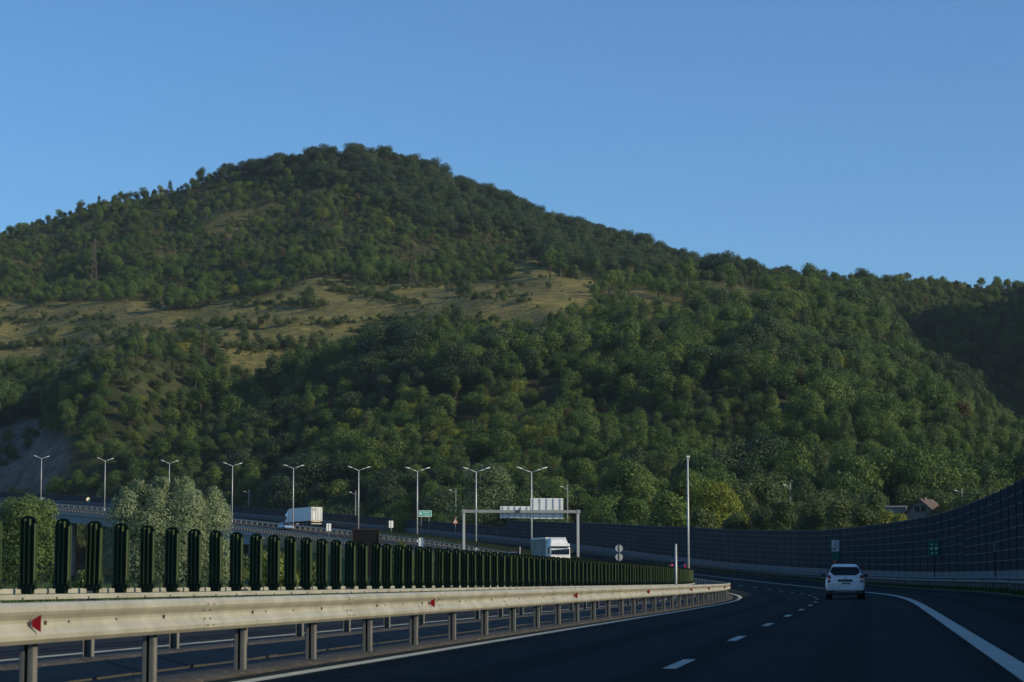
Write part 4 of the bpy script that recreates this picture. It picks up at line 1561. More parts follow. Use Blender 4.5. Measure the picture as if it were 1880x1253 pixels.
# oncoming lorry
s = s_for_px(1013, -10.0, 240, 330)
T = thing("lorry", "white lorry with grey-green tarpaulin side coming towards us under the gantry", "lorry", tuple(W(s, -10.0, 0.1)), -heading(s) + math.pi + math.radians(6))
truck_cab(T, 4.2, 3.25, M_white, 0.28)
deflector(T, 4.2, 3.22, 3.95)
b_ = corrugated_box(-1.27, 1.27, -5.2, 1.95, 1.15, 3.98)
b_.build("cargo_box", M_whitebox, T, 0.05)
for sx in (-1, 1):
    b_ = MB()
    b_.box((sx * 1.283, -1.62, 2.5), (0.03, 7.0, 2.6))
    for k in range(12):
        b_.box((sx * 1.298, -4.9 + k * 0.6, 2.5), (0.02, 0.04, 2.55))
    cur = b_.build("tarpaulin", M_curtain, T)
    mk_ = MB()
    for ax in (0.0, 1.55):
        mk_.box((sx * 1.312, -1.9 + ax, 2.6), (0.012, 0.12, 1.6))
    for az in (-0.8, 0.8):
        mk_.box((sx * 1.312, -1.12, 2.6 + az), (0.012, 1.6, 0.12))
    n_ = 18
    P = [(sx * xo, -1.12 + r_ * math.cos(2 * math.pi * k / n_), 2.6 + 1.15 * r_ * math.sin(2 * math.pi * k / n_)) for xo in (1.306, 1.318) for r_ in (0.55, 0.36) for k in range(n_)]
    mk_.add(P, [(k, (k + 1) % n_, n_ + (k + 1) % n_, n_ + k) for k in range(n_)] + [(2 * n_ + k, 2 * n_ + (k + 1) % n_, 3 * n_ + (k + 1) % n_, 3 * n_ + k) for k in range(n_)] + [(k, (k + 1) % n_, 2 * n_ + (k + 1) % n_, 2 * n_ + k) for k in range(n_)])
    mk_.build("emblem", M_curtain_mark, cur)
b_ = MB()
b_.box((0, -0.6, 0.95), (0.9, 9.0, 0.25))
b_.build("chassis", M_black, T)
for y in (3.0, -2.6, -3.9):
    for sx in (-1, 1):
        wheel_parts(T, sx * 1.05, y, 0.5, 0.32)

# white trailer going away
s = s_for_px(563, 2.0, 330, 640)
T = thing("trailer_truck", "white box trailer truck driving away uphill, its rear doors in the sun", "truck", tuple(W(s, 2.0)), -heading(s))
b_ = corrugated_box(-1.27, 1.27, -6.0, 7.5, 1.15, 4.0)
b_.build("trailer_box", M_whitebox, T, 0.04)
for sx in (-1, 1):
    b_ = MB()
    b_.box((sx * 0.605, -6.03, 2.58), (1.17, 0.05, 2.72))
    dr = b_.build("rear_door", M_white, T)
    b_ = MB()
    for x in (0.28, 0.95):
        b_.tube((sx * x, -6.085, 1.3), (sx * x, -6.085, 3.9), 0.022, None, 6)
    for z in (1.5, 2.6, 3.7):
        b_.box((sx * 1.12, -6.07, z), (0.14, 0.03, 0.07))
    b_.build("lock_rod", M_galv_dull, dr)
text("IN", 0.85, T, (-0.55, -6.065, 3.45), (math.pi / 2, 0, 0), M_galv_dull)
b_ = MB()
b_.box((0, -5.9, 1.02), (2.5, 0.2, 0.2))
b_.build("rear_frame", M_yellow, T)
for sx in (-1, 1):
    b_ = MB()
    b_.box((sx * 1.05, -6.02, 1.03), (0.34, 0.06, 0.14))
    b_.build("tail_light", M_tail, T)
    for y in (-3.9, -2.6, -1.3, 5.9, 9.0):
        wheel_parts(T, sx * 1.05, y, 0.5, 0.34)
b_ = MB()
b_.box((0, -5.85, 0.55), (2.3, 0.1, 0.14))
b_.build("underrun_bar", M_whitebox, T)
b_ = MB()
b_.box((0, 1.8, 0.98), (0.9, 14.6, 0.28))
b_.build("chassis", M_black, T)
truck_cab(T, 10.2)
deflector(T, 10.2, 2.93, 3.9)

# ------------------------------------------------------------------ trees
def leaf_cloud(r, centers, radii, n_, leaf, aspect=1.4, up=0.45, jit=0.32, droop=0.0, fill=0.25):
    centers, radii = np.array(centers, float), np.array(radii, float)
    wgt = (radii[:, 0] * radii[:, 2])
    k_ = r.choice(len(centers), n_, p=wgt / wgt.sum())
    d = r.normal(size=(n_, 3))
    d /= np.linalg.norm(d, axis=1)[:, None]
    flip = (d[:, 2] < 0) & (r.random(n_) < up)
    d[flip, 2] *= -1
    rad = np.where(r.random(n_) < fill, r.uniform(0.3, 0.85, n_), r.uniform(0.82, 1.12, n_))
    # clumps: leaves gather round a few directions
    p = centers[k_] + d * radii[k_] * rad[:, None]
    p = p + r.normal(size=(n_, 3)) * leaf * 0.5
    nrm = d * 0.8 + r.normal(size=(n_, 3)) * jit
    nrm /= np.linalg.norm(nrm, axis=1)[:, None]
    a = np.cross(nrm, r.normal(size=(n_, 3)))
    a[:, 2] -= droop
    a -= nrm * (a * nrm).sum(1)[:, None]
    a /= np.linalg.norm(a, axis=1)[:, None] + 1e-9
    b2 = np.cross(nrm, a)
    sz = leaf * r.uniform(0.55, 1.25, n_)[:, None]
    a, b2 = a * sz * aspect * 0.5, b2 * sz * 0.5
    # a leaf spray: pointed at both ends
    v_ = np.stack([p - a, p + b2 * 0.9 - a * 0.1, p + a, p - b2 * 0.9 + a * 0.1], 1).reshape(-1, 3)
    f_ = np.arange(4 * n_).reshape(-1, 4)
    return v_, f_


def crown_lobes(r, H, Wd, nl, base=0.22, spread=0.30, lob=(0.17, 0.27)):
    C_ = [(0, 0, H * (base + (1 - base) * 0.52))]
    R_ = [(Wd * 0.33, Wd * 0.33, H * (1 - base) * 0.40)]
    for k in range(nl):
        a = 2 * math.pi * (k + r.random() * 0.8) / nl * 1.618 * 2
        u = r.random()
        z = H * (base + (1 - base) * (0.22 + 0.62 * u))
        rr2 = Wd * spread * (1.1 - 0.6 * u) * r.uniform(0.8, 1.2)
        q_ = Wd * r.uniform(*lob)
        C_.append((rr2 * math.cos(a), rr2 * math.sin(a), z))
        R_.append((q_, q_, q_ * r.uniform(0.75, 1.1)))
    return C_, R_


def trunk_mb(r, H, rad, lobes, nl=5):
    t_ = MB()
    bend = Vector((r.normal() * 0.03 * H, r.normal() * 0.03 * H, H * 0.35))
    t_.tube((0, 0, -0.5), bend, rad, rad * 0.75, 7)
    top = Vector((bend.x * 1.6, bend.y * 1.6, H * 0.66))
    t_.tube(bend, top, rad * 0.75, rad * 0.35, 7)
    for c_ in lobes[1:nl + 1]:
        t_.tube(bend.lerp(top, 0.3 * r.random()), Vector(c_), rad * 0.4, rad * 0.12, 5)
    return t_


KINDS = [  # name, H, W, lobes, leaves, leaf size, material, near-detail factor
    ("broad", 9.0, 10.0, 9, 620, 0.85, L_dark), ("broad", 10.0, 10.5, 10, 680, 0.88, L_dark), ("broad", 8.5, 9.0, 8, 560, 0.80, L_dark),
    ("round", 8.0, 7.2, 8, 520, 0.66, L_mid), ("round", 7.2, 7.8, 9, 520, 0.66, L_mid), ("round", 8.6, 6.6, 7, 500, 0.64, L_mid),
    ("small", 5.4, 4.6, 6, 340, 0.52, L_olive), ("small", 4.8, 5.0, 6, 340, 0.52, L_olive), ("small", 6.2, 4.4, 6, 340, 0.52, L_olive),
    ("bush", 2.3, 3.4, 6, 220, 0.40, L_bush), ("bush", 1.8, 3.0, 5, 200, 0.38, L_bush),
    ("slender", 10.0, 4.6, 8, 460, 0.58, L_mid), ("slender", 11.0, 4.2, 8, 460, 0.56, L_olive),
    ("yellowing", 7.6, 7.0, 8, 480, 0.60, L_yellow), ("brown", 8.0, 5.0, 6, 300, 0.55, L_brown),
]
KB = {"broad": [0, 1, 2], "round": [3, 4, 5], "small": [6, 7, 8], "bush": [9, 10], "slender": [11, 12], "yellowing": [13], "brown": [14]}
proto_col = bpy.data.collections.new("tree_kinds")
near_crown, near_trunk = [], []
for i, (nm, H, Wd, nl, nv, lf, mt) in enumerate(KINDS):
    r = np.random.default_rng(100 + i)
    base = 0.03 if nm in ("bush", "small") else 0.08
    cl, rl = crown_lobes(r, H, Wd, nl, base)
    v1, f1 = leaf_cloud(r, cl, rl, int(nv * 4.2), lf * 0.47)
    tm = trunk_mb(r, H, 0.035 * H ** 0.9 if nm != "bush" else 0.05, cl, 4).mesh("trunk", M_bark)
    tv = np.array([q.co[:] for q in tm.vertices])
    quads = [tuple(p.vertices) for p in tm.polygons if len(p.vertices) == 4]
    vv = np.concatenate([v1, tv])
    ff = np.concatenate([f1, np.array(quads) + len(v1)])
    pm_ = np_mesh("tree_kind", vv, ff, [mt, M_bark], np.concatenate([np.zeros(len(f1)), np.ones(len(quads))]))
    po = bpy.data.objects.new("tree_kind_%02d" % i, pm_)
    proto_col.objects.link(po)
    r = np.random.default_rng(100 + i)
    cl, rl = crown_lobes(r, H, Wd, nl, base)
    nf = 5.5
    v2, f2 = leaf_cloud(r, cl, rl, int(nv * nf), lf * 0.43)
    near_crown.append(np_mesh("crown", v2, f2, [mt]))
    near_trunk.append(tm)

# where trees stand
cell = 4.4
xs = np.arange(-520, 620, cell)
ys = np.arange(120, 1480, cell)
XX, YY = np.meshgrid(xs, ys)
XX = XX + rng.uniform(-0.5, 0.5, XX.shape) * cell
YY = YY + rng.uniform(-0.5, 0.5, YY.shape) * cell
X1, Y1 = XX.ravel(), YY.ravel()
bb = X1 / Y1
ok = (bb > GB[0] * 0.985) & (bb < GB[-1] * 0.985)
X1, Y1 = X1[ok], Y1[ok]
Z1_ = ground_z(X1, Y1)
ts, to = nearest_road(X1, Y1)
IPX = X1 / Y1 * F + CX
IPY = HY - (Z1_ - EYE) / Y1 * F
U = rng.random(len(X1))
nz1 = fbm(X1 / 30, Y1 / 30, 71)
nz2 = fbm(X1 / 70, Y1 / 70, 72)
jpx, jpy = IPX + 60 * fbm(X1 / 25, Y1 / 25, 33), IPY + 22 * fbm(X1 / 20, Y1 / 20, 44)
meadow = in_poly(jpx, jpy, MEADOW) & (Y1 > 775) & (np.exp(-(((X1 + 128) / 26) ** 2 + ((Y1 - 745) / 62) ** 2)) < 0.12)
slope2 = in_poly(jpx, jpy, SLOPE2)
bald = in_poly(jpx, jpy, BALD)
scarm = in_poly(IPX + 22 * fbm(X1 / 12, Y1 / 12, 35), jpy, SCAR) & (Y1 < 900)
kind = np.full(len(X1), -1)
V2 = rng.random(len(X1))


def pick(mask, table, keep):
    """table: {kind name: weight}; keep: share of the points that get a tree"""
    sel = np.where(mask & (U < keep))[0]
    names = list(table)
    p = np.array([table[n_] for n_ in names], float)
    ch = rng.choice(len(names), len(sel), p=p / p.sum())
    for a, c_ in zip(sel, ch):
        ks = KB[names[c_]]
        kind[a] = ks[int(V2[a] * len(ks)) % len(ks)]


right_of_road = to > 15
# the upper edge of the lower wood, the oak crest and the scrubby left shoulder
upper = right_of_road & (Y1 > 900) & (IPY < 575) & ~meadow
crest = upper & (((IPX > 570) & (IPX < 1010) & (IPY < 455 + 60 * nz2) & (IPY < 330 + 0.42 * (IPX - 560))) | ((IPX > 980) & (IPY < 520 + 30 * nz2)) | ((IPX > 340) & (IPX < 600) & (IPY < 330 + 30 * nz1)))
pick(upper & ~crest & (nz1 > -0.42), {"small": 8, "round": 1.2, "bush": 2.5, "brown": 0.1, "yellowing": 0.06}, 0.80)
pick(upper & crest, {"broad": 7, "round": 1.0, "slender": 0.5}, 0.60)
pick(upper & ~crest & (IPY > 480) & (IPX < 950), {"small": 4, "round": 4, "bush": 1}, 0.55)
kind[bald & (U > 0.45)] = -1
lower = right_of_road & ~meadow & ~scarm & ((Y1 <= 900) | (IPY >= 575))
kind[lower] = -1
nzA, nzB = fbm(X1 / 48, Y1 / 48, 171), fbm(X1 / 36, Y1 / 36, 172)
pick(lower & (nzA >= 0.05), {"round": 8, "slender": 0.9, "small": 0.6, "yellowing": 0.1}, 0.70)
pick(lower & (nzA < 0.05) & (nzA > -0.2), {"round": 3.5, "small": 4, "yellowing": 0.2, "brown": 0.07, "slender": 0.5}, 0.80)
pick(lower & (nzA <= -0.2), {"small": 5, "round": 2.2, "bush": 0.5, "slender": 1.2, "brown": 0.08, "yellowing": 0.1}, 0.96)
pick(lower & (nzB > 0.27), {"broad": 5, "round": 2}, 0.5)
m_ = lower & (IPX > 560) & (IPX < 1050) & (IPY > 730) & (IPY < 900) & (nz1 > 0.05)
pick(m_, {"yellowing": 1.3, "brown": 0.35, "round": 4, "slender": 1}, 0.7)
m_ = lower & (IPX > 1050) & (IPY > 760) & (nz2 > 0.0)
pick(m_, {"round": 3, "slender": 2.5, "small": 2, "brown": 0.25}, 0.7)
kind[meadow & right_of_road] = -1
pick(meadow & right_of_road & (nz1 > 0.1), {"bush": 5, "small": 0.4}, 0.24)
pick(meadow & right_of_road & (nz1 <= 0.1), {"bush": 5, "small": 0.2}, 0.09)
band = np.zeros(len(X1), bool)
for pts in ([(320, 597), (480, 600), (620, 594), (760, 588), (900, 588)], [(-60, 640), (150, 630), (330, 634), (480, 638), (640, 646)], [(-60, 668), (100, 672), (220, 676), (420, 684)], [(430, 560), (520, 556), (610, 566)], [(640, 612), (760, 606), (860, 600)], [(600, 530), (700, 545), (760, 560)], [(840, 545), (960, 552)]):
    px_, py_ = zip(*pts)
    band |= (abs(IPY + 7 * fbm(X1 / 40, Y1 / 40, 61) - np.interp(IPX, px_, py_)) < 4.5 + 4 * fbm(X1 / 18, Y1 / 18, 62)) & (IPX > px_[0]) & (IPX < px_[-1]) & right_of_road & (Y1 > 700)
pick(band, {"bush": 6, "small": 2.2}, 0.92)
kind[slope2 & (U > 0.10)] = -1
# fields between the barrier and the foot of the hill: bushes in rows
foot = right_of_road & (Y1 < 440) & (IPX > 1040)
kind[foot] = -1
kind[foot & (to > 17) & (U < 0.10)] = 9
kind[foot & (to > 50) & (U < 0.16)] = 6
pick(scarm & right_of_road & (nz1 > 0.0), {'bush': 3, 'small': 2}, 0.6)
kind[(to < 15)] = -1
keepi = np.where(kind >= 0)[0]
tx, ty, tz, tk = X1[keepi], Y1[keepi], Z1_[keepi], kind[keepi]
inmead = (meadow & right_of_road & ~band)[keepi]
tsc = rng.uniform(0.65, 1.25, len(tx)) * np.where(inmead, rng.uniform(0.22, 0.85, len(tx)), 1.0) * np.where(ty < 900, 0.86, 1.0) * np.where(ty > 930, 0.80, 1.0) * np.clip(1 + 0.45 * fbm(tx / 14, ty / 14, 91) + np.where(ty < 930, 0.75, 0.1) * fbm(tx / 42, ty / 42, 191), np.where(ty < 930, 0.84, 0.6), np.where(ty < 930, 1.7, 1.10))
# thin hedge rows that cross the meadow
hx, hy, hk, hs = [], [], [], []
for pts in ([(315, 598), (480, 602), (620, 596), (760, 590), (905, 590)], [(-40, 641), (150, 632), (330, 636), (480, 640), (650, 646)], [(600, 531), (700, 546), (770, 562)], [(830, 546), (970, 553)], [(420, 561), (520, 557), (620, 567)],
            [(640, 612), (760, 607), (870, 602)], [(-40, 590), (90, 586), (230, 592)], [(540, 522), (660, 521), (760, 528), (900, 520)], [(60, 612), (200, 606), (330, 612)], [(-40, 664), (120, 668), (230, 672)]):
    px_, py_ = zip(*pts)
    q_ = px_[0]
    while q_ < px_[-1]:
        q_ += float(rng.uniform(3.0, 8.0))
        gap = float(fbm(np.array([q_ / 55.0]), np.array([py_[0] / 7.0]), 303)[0])
        if gap < -0.12:
            continue
        b_ = (q_ - CX) / F
        ci_ = int(round(float(np.interp(b_, GB, np.arange(nbx)))))
        yy_ = np.interp(q_, px_, py_) + rng.normal(0, 2.2)
        jj = [j_ for j_ in range(nyx - 1) if 775 < GY[j_] < 1150 and (imy[ci_, j_] - yy_) * (imy[ci_, j_ + 1] - yy_) <= 0]
        if jj:
            Yh = float(GY[jj[0]] + rng.uniform(0, 4))
            hx.append(b_ * Yh)
            hy.append(Yh)
            hk.append(int(rng.choice([9, 10, 9, 10, 7])))
            hs.append(float(rng.uniform(0.55, 1.15)) * (0.6 if hk[-1] == 7 else 1.0))
hx, hy = np.array(hx), np.array(hy)
tx, ty, tz = np.concatenate([tx, hx]), np.concatenate([ty, hy]), np.concatenate([tz, ground_z(hx, hy)])
tk, tsc = np.concatenate([tk, np.array(hk, dtype=tk.dtype)]), np.concatenate([tsc, np.array(hs)])
# clearings round the house and the poles
HOUSE = point_at(1690, 950, 425)
far_h = np.hypot(tx - HOUSE.x, ty - HOUSE.y) > 9
infront = ~((abs(tx / ty * F + CX - 1690) < 48) & (ty < 430) & (ty > 180))
# the wood in front of the house stays below its windows
pxx = tx / ty * F + CX
clear = ~((abs(pxx - 892) < 62) & (ty < 475)) & ~((abs(pxx - 1318) < 60) & (ty < 390))
okk = far_h & infront & clear
tx, ty, tz, tk, tsc = tx[okk], ty[okk], tz[okk], tk[okk], tsc[okk]
Hk = np.array([k_[1] for k_ in KINDS])
size = Hk[tk] * tsc / ty
# only those whose top clears the barrier can be seen
topy = HY - (tz + Hk[tk] * tsc - EYE) / ty * F
inv = (tx / ty * F + CX > -15) & (tx / ty * F + CX < 1895) & (topy < 955) & (Hk[tk] > 3) & (ty < 760)
order = np.argsort(-size * inv)
NIND = 270
ind = order[:NIND]
rest = np.ones(len(tx), bool)
rest[ind] = False

zone_edges = [(-50, 130, "above the bare rock scar"), (130, 250, "behind the second lamp from the left"), (250, 370, "behind the big silver willow"), (370, 480, "behind the fourth lamp from the left"),
              (480, 600, "above the white trailer"), (600, 710, "above the black sign board"), (710, 830, "above the green place sign"), (830, 960, "around the aspen by the gantry"),
              (960, 1060, "above the gantry sign panels"), (1060, 1180, "above the round sign pair"), (1180, 1270, "left of the tall mast"), (1270, 1400, "above the yellow walnut tree"),
              (1400, 1500, "left of the white car's sign"), (1500, 1610, "above the white car"), (1610, 1770, "around the brown-roofed house"), (1770, 1960, "above the barrier's right end")]
adj = {"broad": "broad dark green tree", "round": "rounded mid-green tree", "small": "small olive-green tree", "bush": "low green bush", "slender": "tall slender green tree", "yellowing": "yellowing leafy tree", "brown": "thin brownish tree"}
for i in ind:
    k_ = int(tk[i])
    nm = KINDS[k_][0]
    px_ = tx[i] / ty[i] * F + CX
    zone = [z for a, b_, z in zone_edges if a <= px_ < b_][0]
    tier = "at the wood's foot" if topy[i] > 870 else "low in the wood" if topy[i] > 800 else "higher up"
    T = thing("tree", "%s %s, %s" % (adj[nm], tier, zone), "tree", (tx[i], ty[i], tz[i]), float(rng.uniform(0, 6.28)), "single trees of the hillside wood")
    T.scale = (tsc[i] * float(rng.uniform(0.9, 1.15)), tsc[i], tsc[i])
    link("crown", near_crown[k_], T)
    link("trunk", near_trunk[k_], T)

# the rest of the wood: one object
R_i = np.where(rest)[0]
wm = bpy.data.meshes.new("hillside_wood")
wm.vertices.add(len(R_i))
wm.vertices.foreach_set("co", np.stack([tx[R_i], ty[R_i], tz[R_i]], -1).astype(np.float32).ravel())
for nm, dat, typ in (("kind", tk[R_i].astype(np.int32), 'INT'), ("size", tsc[R_i].astype(np.float32), 'FLOAT'), ("turn", rng.uniform(0, 6.28, len(R_i)).astype(np.float32), 'FLOAT')):
    at = wm.attributes.new(nm, typ, 'POINT')
    at.data.foreach_set("value", dat)
wood = link("hillside_wood", wm)
wood['kind'] = 'stuff'
wood['label'] = "distant mixed wood and scrub covering the hill"
ng = bpy.data.node_groups.new("plant_the_wood", 'GeometryNodeTree')
ng.interface.new_socket("Geometry", in_out='INPUT', socket_type='NodeSocketGeometry')
ng.interface.new_socket("Geometry", in_out='OUTPUT', socket_type='NodeSocketGeometry')
gi, goo = ng.nodes.new("NodeGroupInput"), ng.nodes.new("NodeGroupOutput")
iop = ng.nodes.new("GeometryNodeInstanceOnPoints")
ci = ng.nodes.new("GeometryNodeCollectionInfo")
ci.inputs[0].default_value = proto_col
ci.inputs['Separate Children'].default_value = True
ci.inputs['Reset Children'].default_value = True


def named(nm, typ):
    a = ng.nodes.new("GeometryNodeInputNamedAttribute")
    a.data_type = typ
    a.inputs['Name'].default_value = nm
    return a.outputs['Attribute']


cx = ng.nodes.new("ShaderNodeCombineXYZ")
ng.links.new(named("turn", 'FLOAT'), cx.inputs[2])
ng.links.new(gi.outputs[0], iop.inputs['Points'])
ng.links.new(ci.outputs[0], iop.inputs['Instance'])
iop.inputs['Pick Instance'].default_value = True
ng.links.new(named("kind", 'INT'), iop.inputs['Instance Index'])
ng.links.new(cx.outputs[0], iop.inputs['Rotation'])
ng.links.new(named("size", 'FLOAT'), iop.inputs['Scale'])
ng.links.new(iop.outputs[0], goo.inputs[0])
md = wood.modifiers.new("plant_the_wood", 'NODES')
md.node_group = ng
print("TREES total", len(tx), "single", len(ind))


# --- trees of their own
def own_tree(name, label, cat, px_, py_base, Y, H, Wd, nl, n_, leaf, mat, seed, aspect=1.4, base=0.12, droop=0.0, lobes=None, trad=0.15, zb_=None, group=None):
    p = point_at(px_, py_base, Y)
    z = gz(p.x, p.y) if zb_ is None else zb_
    T_ = thing(name, label, cat, (p.x, p.y, z), 0, group)
    r = np.random.default_rng(seed)
    if lobes is None:
        cl_, rl_ = crown_lobes(r, H, Wd, nl, base)
    else:
        cl_, rl_ = lobes
    v_, f_ = leaf_cloud(r, cl_, rl_, n_, leaf, aspect, droop=droop)
    link("crown", np_mesh("crown", v_, f_, [mat]), T_)
    trunk_mb(r, H, trad, cl_, 7).build("trunk", M_bark, T_)
    return T_


def lobes_from_px(px0, zbase, Y, spec):
    """spec: (px, py, radius_px, depth offset in metres)"""
    s_ = F / Y
    r = np.random.default_rng(5)
    C_, R_ = [], []
    for px_, py_, rp, dy in spec:
        q = point_at(px_, py_, Y)
        rr2 = rp / s_
        C_.append(((px_ - px0) / s_, dy, q.z - zbase))
        R_.append((rr2, rr2, rr2 * (1.15 if rp > 22 else 1.9)))
    return C_, R_


# big silver willow
YB = 150.0
spec = [(305, 985, 62, 0), (238, 925, 24, .2), (232, 955, 34, -.6), (285, 925, 32, .3), (295, 908, 17, .4), (335, 915, 25, .2), (345, 945, 38, -.6), (388, 935, 20, .1), (385, 965, 38, -.2), (405, 950, 16, 0), (222, 1000, 32, .2),
        (215, 1040, 34, 0), (265, 1040, 46, -.8), (330, 1035, 50, -.8), (385, 1030, 42, -.2), (280, 980, 40, -1.2), (345, 990, 40, -1.2), (405, 1060, 34, 0), (255, 900, 10, 0), (336, 897, 12, .2), (390, 917, 11, 0)]
spec += [(x_, y_, r_, d_) for x_, y_, r_, d_ in ((226, 908, 8, 0), (243, 897, 8, .3), (268, 908, 9, 0), (284, 892, 8, .2), (301, 893, 8, -.2), (322, 893, 8, 0), (345, 897, 9, .2), (362, 917, 8, 0), (383, 915, 8, .2), (400, 927, 8, 0), (211, 925, 8, 0), (290, 940, 20, -1), (240, 940, 18, -.8), (360, 950, 20, -.9))]
p = point_at(305, 1085, YB)
zb_ = gz(p.x, p.y)
own_tree("willow_bush", "large silvery willow bush with several tops behind the green blades", "willow", 305, 1085, YB, 6.5, 7.5, 0, 70000, 0.08, L_willow, 31, 2.4, lobes=lobes_from_px(305, zb_, YB, spec), droop=-0.5, trad=0.16)
spec = [(45, 985, 48, 0), (20, 945, 26, 0), (50, 938, 25, .3), (78, 945, 24, 0), (15, 990, 36, -.4), (85, 985, 30, -.3), (45, 1030, 46, -.5), (5, 1035, 40, 0), (90, 1035, 32, 0), (45, 960, 36, -.8), (-30, 980, 40, 0), (-30, 1040, 40, 0)]
own_tree("willow_bush", "small rounded green willow bush at the left edge behind the first blades", "willow", 45, 1085, YB, 5.5, 5, 0, 36000, 0.085, L_osier, 32, 2.4, lobes=lobes_from_px(45, zb_, YB, spec), droop=-0.5, trad=0.12)
for px_, top_, wd_, Y, sd_, lab in ((500, 1008, 90, 142, 33, "yellow-green leafy shrub glimpsed between the blades left of the black board"), (430, 1010, 60, 165, 34, "grey-green shrub between the blades right of the big willow"),
                                    (740, 992, 60, 135, 35, "light green shrub top peeking over the blades right of the black board"), (560, 1020, 60, 150, 36, "dark lower shrub seen through the blade gaps below the trailer"),
                                    (160, 1050, 60, 170, 37, "low green shrub in the gap between the two willows")):
    s_ = F / Y
    p = point_at(px_, 1085, Y)
    zb2 = gz(p.x, p.y)
    H_ = point_at(px_, top_, Y).z - zb2
    own_tree("shrub", lab, "shrub", px_, 1085, Y, H_, wd_ / s_, 7, 2600, 0.15, L_lime if sd_ in (33, 35) else L_osier if sd_ == 37 else L_bush, sd_, 1.6, base=0.03, trad=0.05)


def seen_tree(name, label, cat, px_, top, bottom, wpx, Y, n_, leaf, mat, seed, nl=10, base=0.08, trad=0.2, group=None):
    s_ = F / Y
    p = point_at(px_, 1000, Y)
    z = gz(p.x, p.y)
    H_ = point_at(px_, top, Y).z - z
    print("seen", label[:40], "z", round(z, 1), "H", round(H_, 1))
    H_ = max(H_, 2.0)
    return own_tree(name, label, cat, px_, 1000, Y, H_, wpx / s_, nl, n_, leaf, mat, seed, 1.4, base, trad=trad, zb_=z, group=group)


seen_tree("aspen_tree", "big pale-leaved aspen behind the gantry's left half", "tree", 892, 846, 950, 122, 455, 11000, 0.33, L_aspen, 41, 14, 0.05, 0.3)
seen_tree("walnut_tree", "broad yellow-green tree behind the barrier right of the tall mast", "tree", 1318, 888, 970, 118, 372, 11000, 0.28, L_walnut, 42, 12, 0.05, 0.25)
seen_tree("tree", "rounded dark green tree leaning on the yellow tree's left foot", "tree", 1290, 935, 970, 60, 362, 3000, 0.32, L_bush, 43, 9, 0.04)
seen_tree("tree", "mid green bush tree between the yellow tree and the mast", "tree", 1225, 905, 965, 90, 385, 3600, 0.36, L_mid, 44, 10, 0.04)
for k, (px_, top, wpx, Y, mat) in enumerate(((1100, 912, 90, 400, L_mid), (1165, 915, 70, 395, L_mid), (1405, 925, 70, 350, L_olive), (1440, 918, 60, 345, L_bush), (1490, 922, 76, 335, L_bush), (1545, 922, 80, 330, L_olive),
                                             (1590, 928, 70, 320, L_bush), (1630, 934, 50, 310, L_yellow), (1350, 940, 60, 350, L_bush), (740, 930, 70, 465, L_yellow), (600, 925, 60, 520, L_mid), (575, 915, 44, 525, L_mid),
                                             (812, 950, 60, 470, L_bush), (1655, 940, 40, 300, L_yellow), (1740, 920, 60, 420, L_bush), (1760, 890, 80, 450, L_mid), (1800, 900, 70, 440, L_mid), (95, 888, 46, 735, L_olive))):
    labs = ["rounded green tree behind the barrier right of the gantry", "green tree behind the barrier between gantry and mast", "olive bush tree on the barrier's rim right of the yellow tree", "narrow green bush on the barrier's rim below the lone lamp pole",
            "full green bush on the barrier's rim left of the white car", "olive bush on the barrier's rim right above the white panel sign", "green bush on the barrier's rim right of the white panel sign", "yellowish bush on the barrier's rim left of the grey shed",
            "low green bush at the yellow tree's right foot", "yellow-green shrub left of the green place sign", "light green tree right of the white trailer", "small pointed light green tree over the white trailer's rear doors",
            "low green bushes' tallest bush under the green place sign", "yellowish shrub in front of the brown-roofed house", "dark bush right beside the house's brown roof", "leafy green tree behind the house's right side", "leafy tree left of the barrier's rising rim", "single olive bush growing at the foot of the rock scar"]
    seen_tree("rim_bush" if top > 910 else "tree", labs[k], "bush" if top > 910 else "tree", px_, top, 970, wpx, Y, 4200, 0.25, mat, 60 + k, 9, 0.03)
# lone trees breaking the skyline
for k, (px_, hpx, wpx, kindn, lab) in enumerate(((305, 34, 12, 11, "thin lone tree standing on the left ridge below the summit"), (140, 34, 24, 8, "broad lone tree on the far left ridge"), (173, 32, 10, 12, "thin lone tree right of the broad ridge tree"),
                                                 (205, 22, 18, 7, "spiky small tree on the left ridge"), (1736, 30, 11, 12, "pointed tree breaking the skyline at the right"), (362, 38, 26, 1, "dark tree at the step in the left ridge"), (515, 24, 16, 6, "small tree top on the ridge left of the summit"))):
    col = np.interp(px_, GPX, np.arange(nbx))
    ii = int(round(float(col)))
    ang = (TZ[ii] - EYE) / GY
    jj = int(np.argmax(ang[:-12]))
    Y = float(GY[jj]) - 2
    s_ = F / Y
    xw = (px_ - CX) / F * Y
    T = thing("tree", lab, "tree", (xw, Y, gz(xw, Y)), 0.5 * k)
    hh, ww = hpx / s_ / KINDS[kindn][1], wpx / s_ / KINDS[kindn][2]
    T.scale = (ww * 0.85, ww * 0.85, hh * 0.8)
    link("crown", near_crown[kindn], T)
    link("trunk", near_trunk[kindn], T)

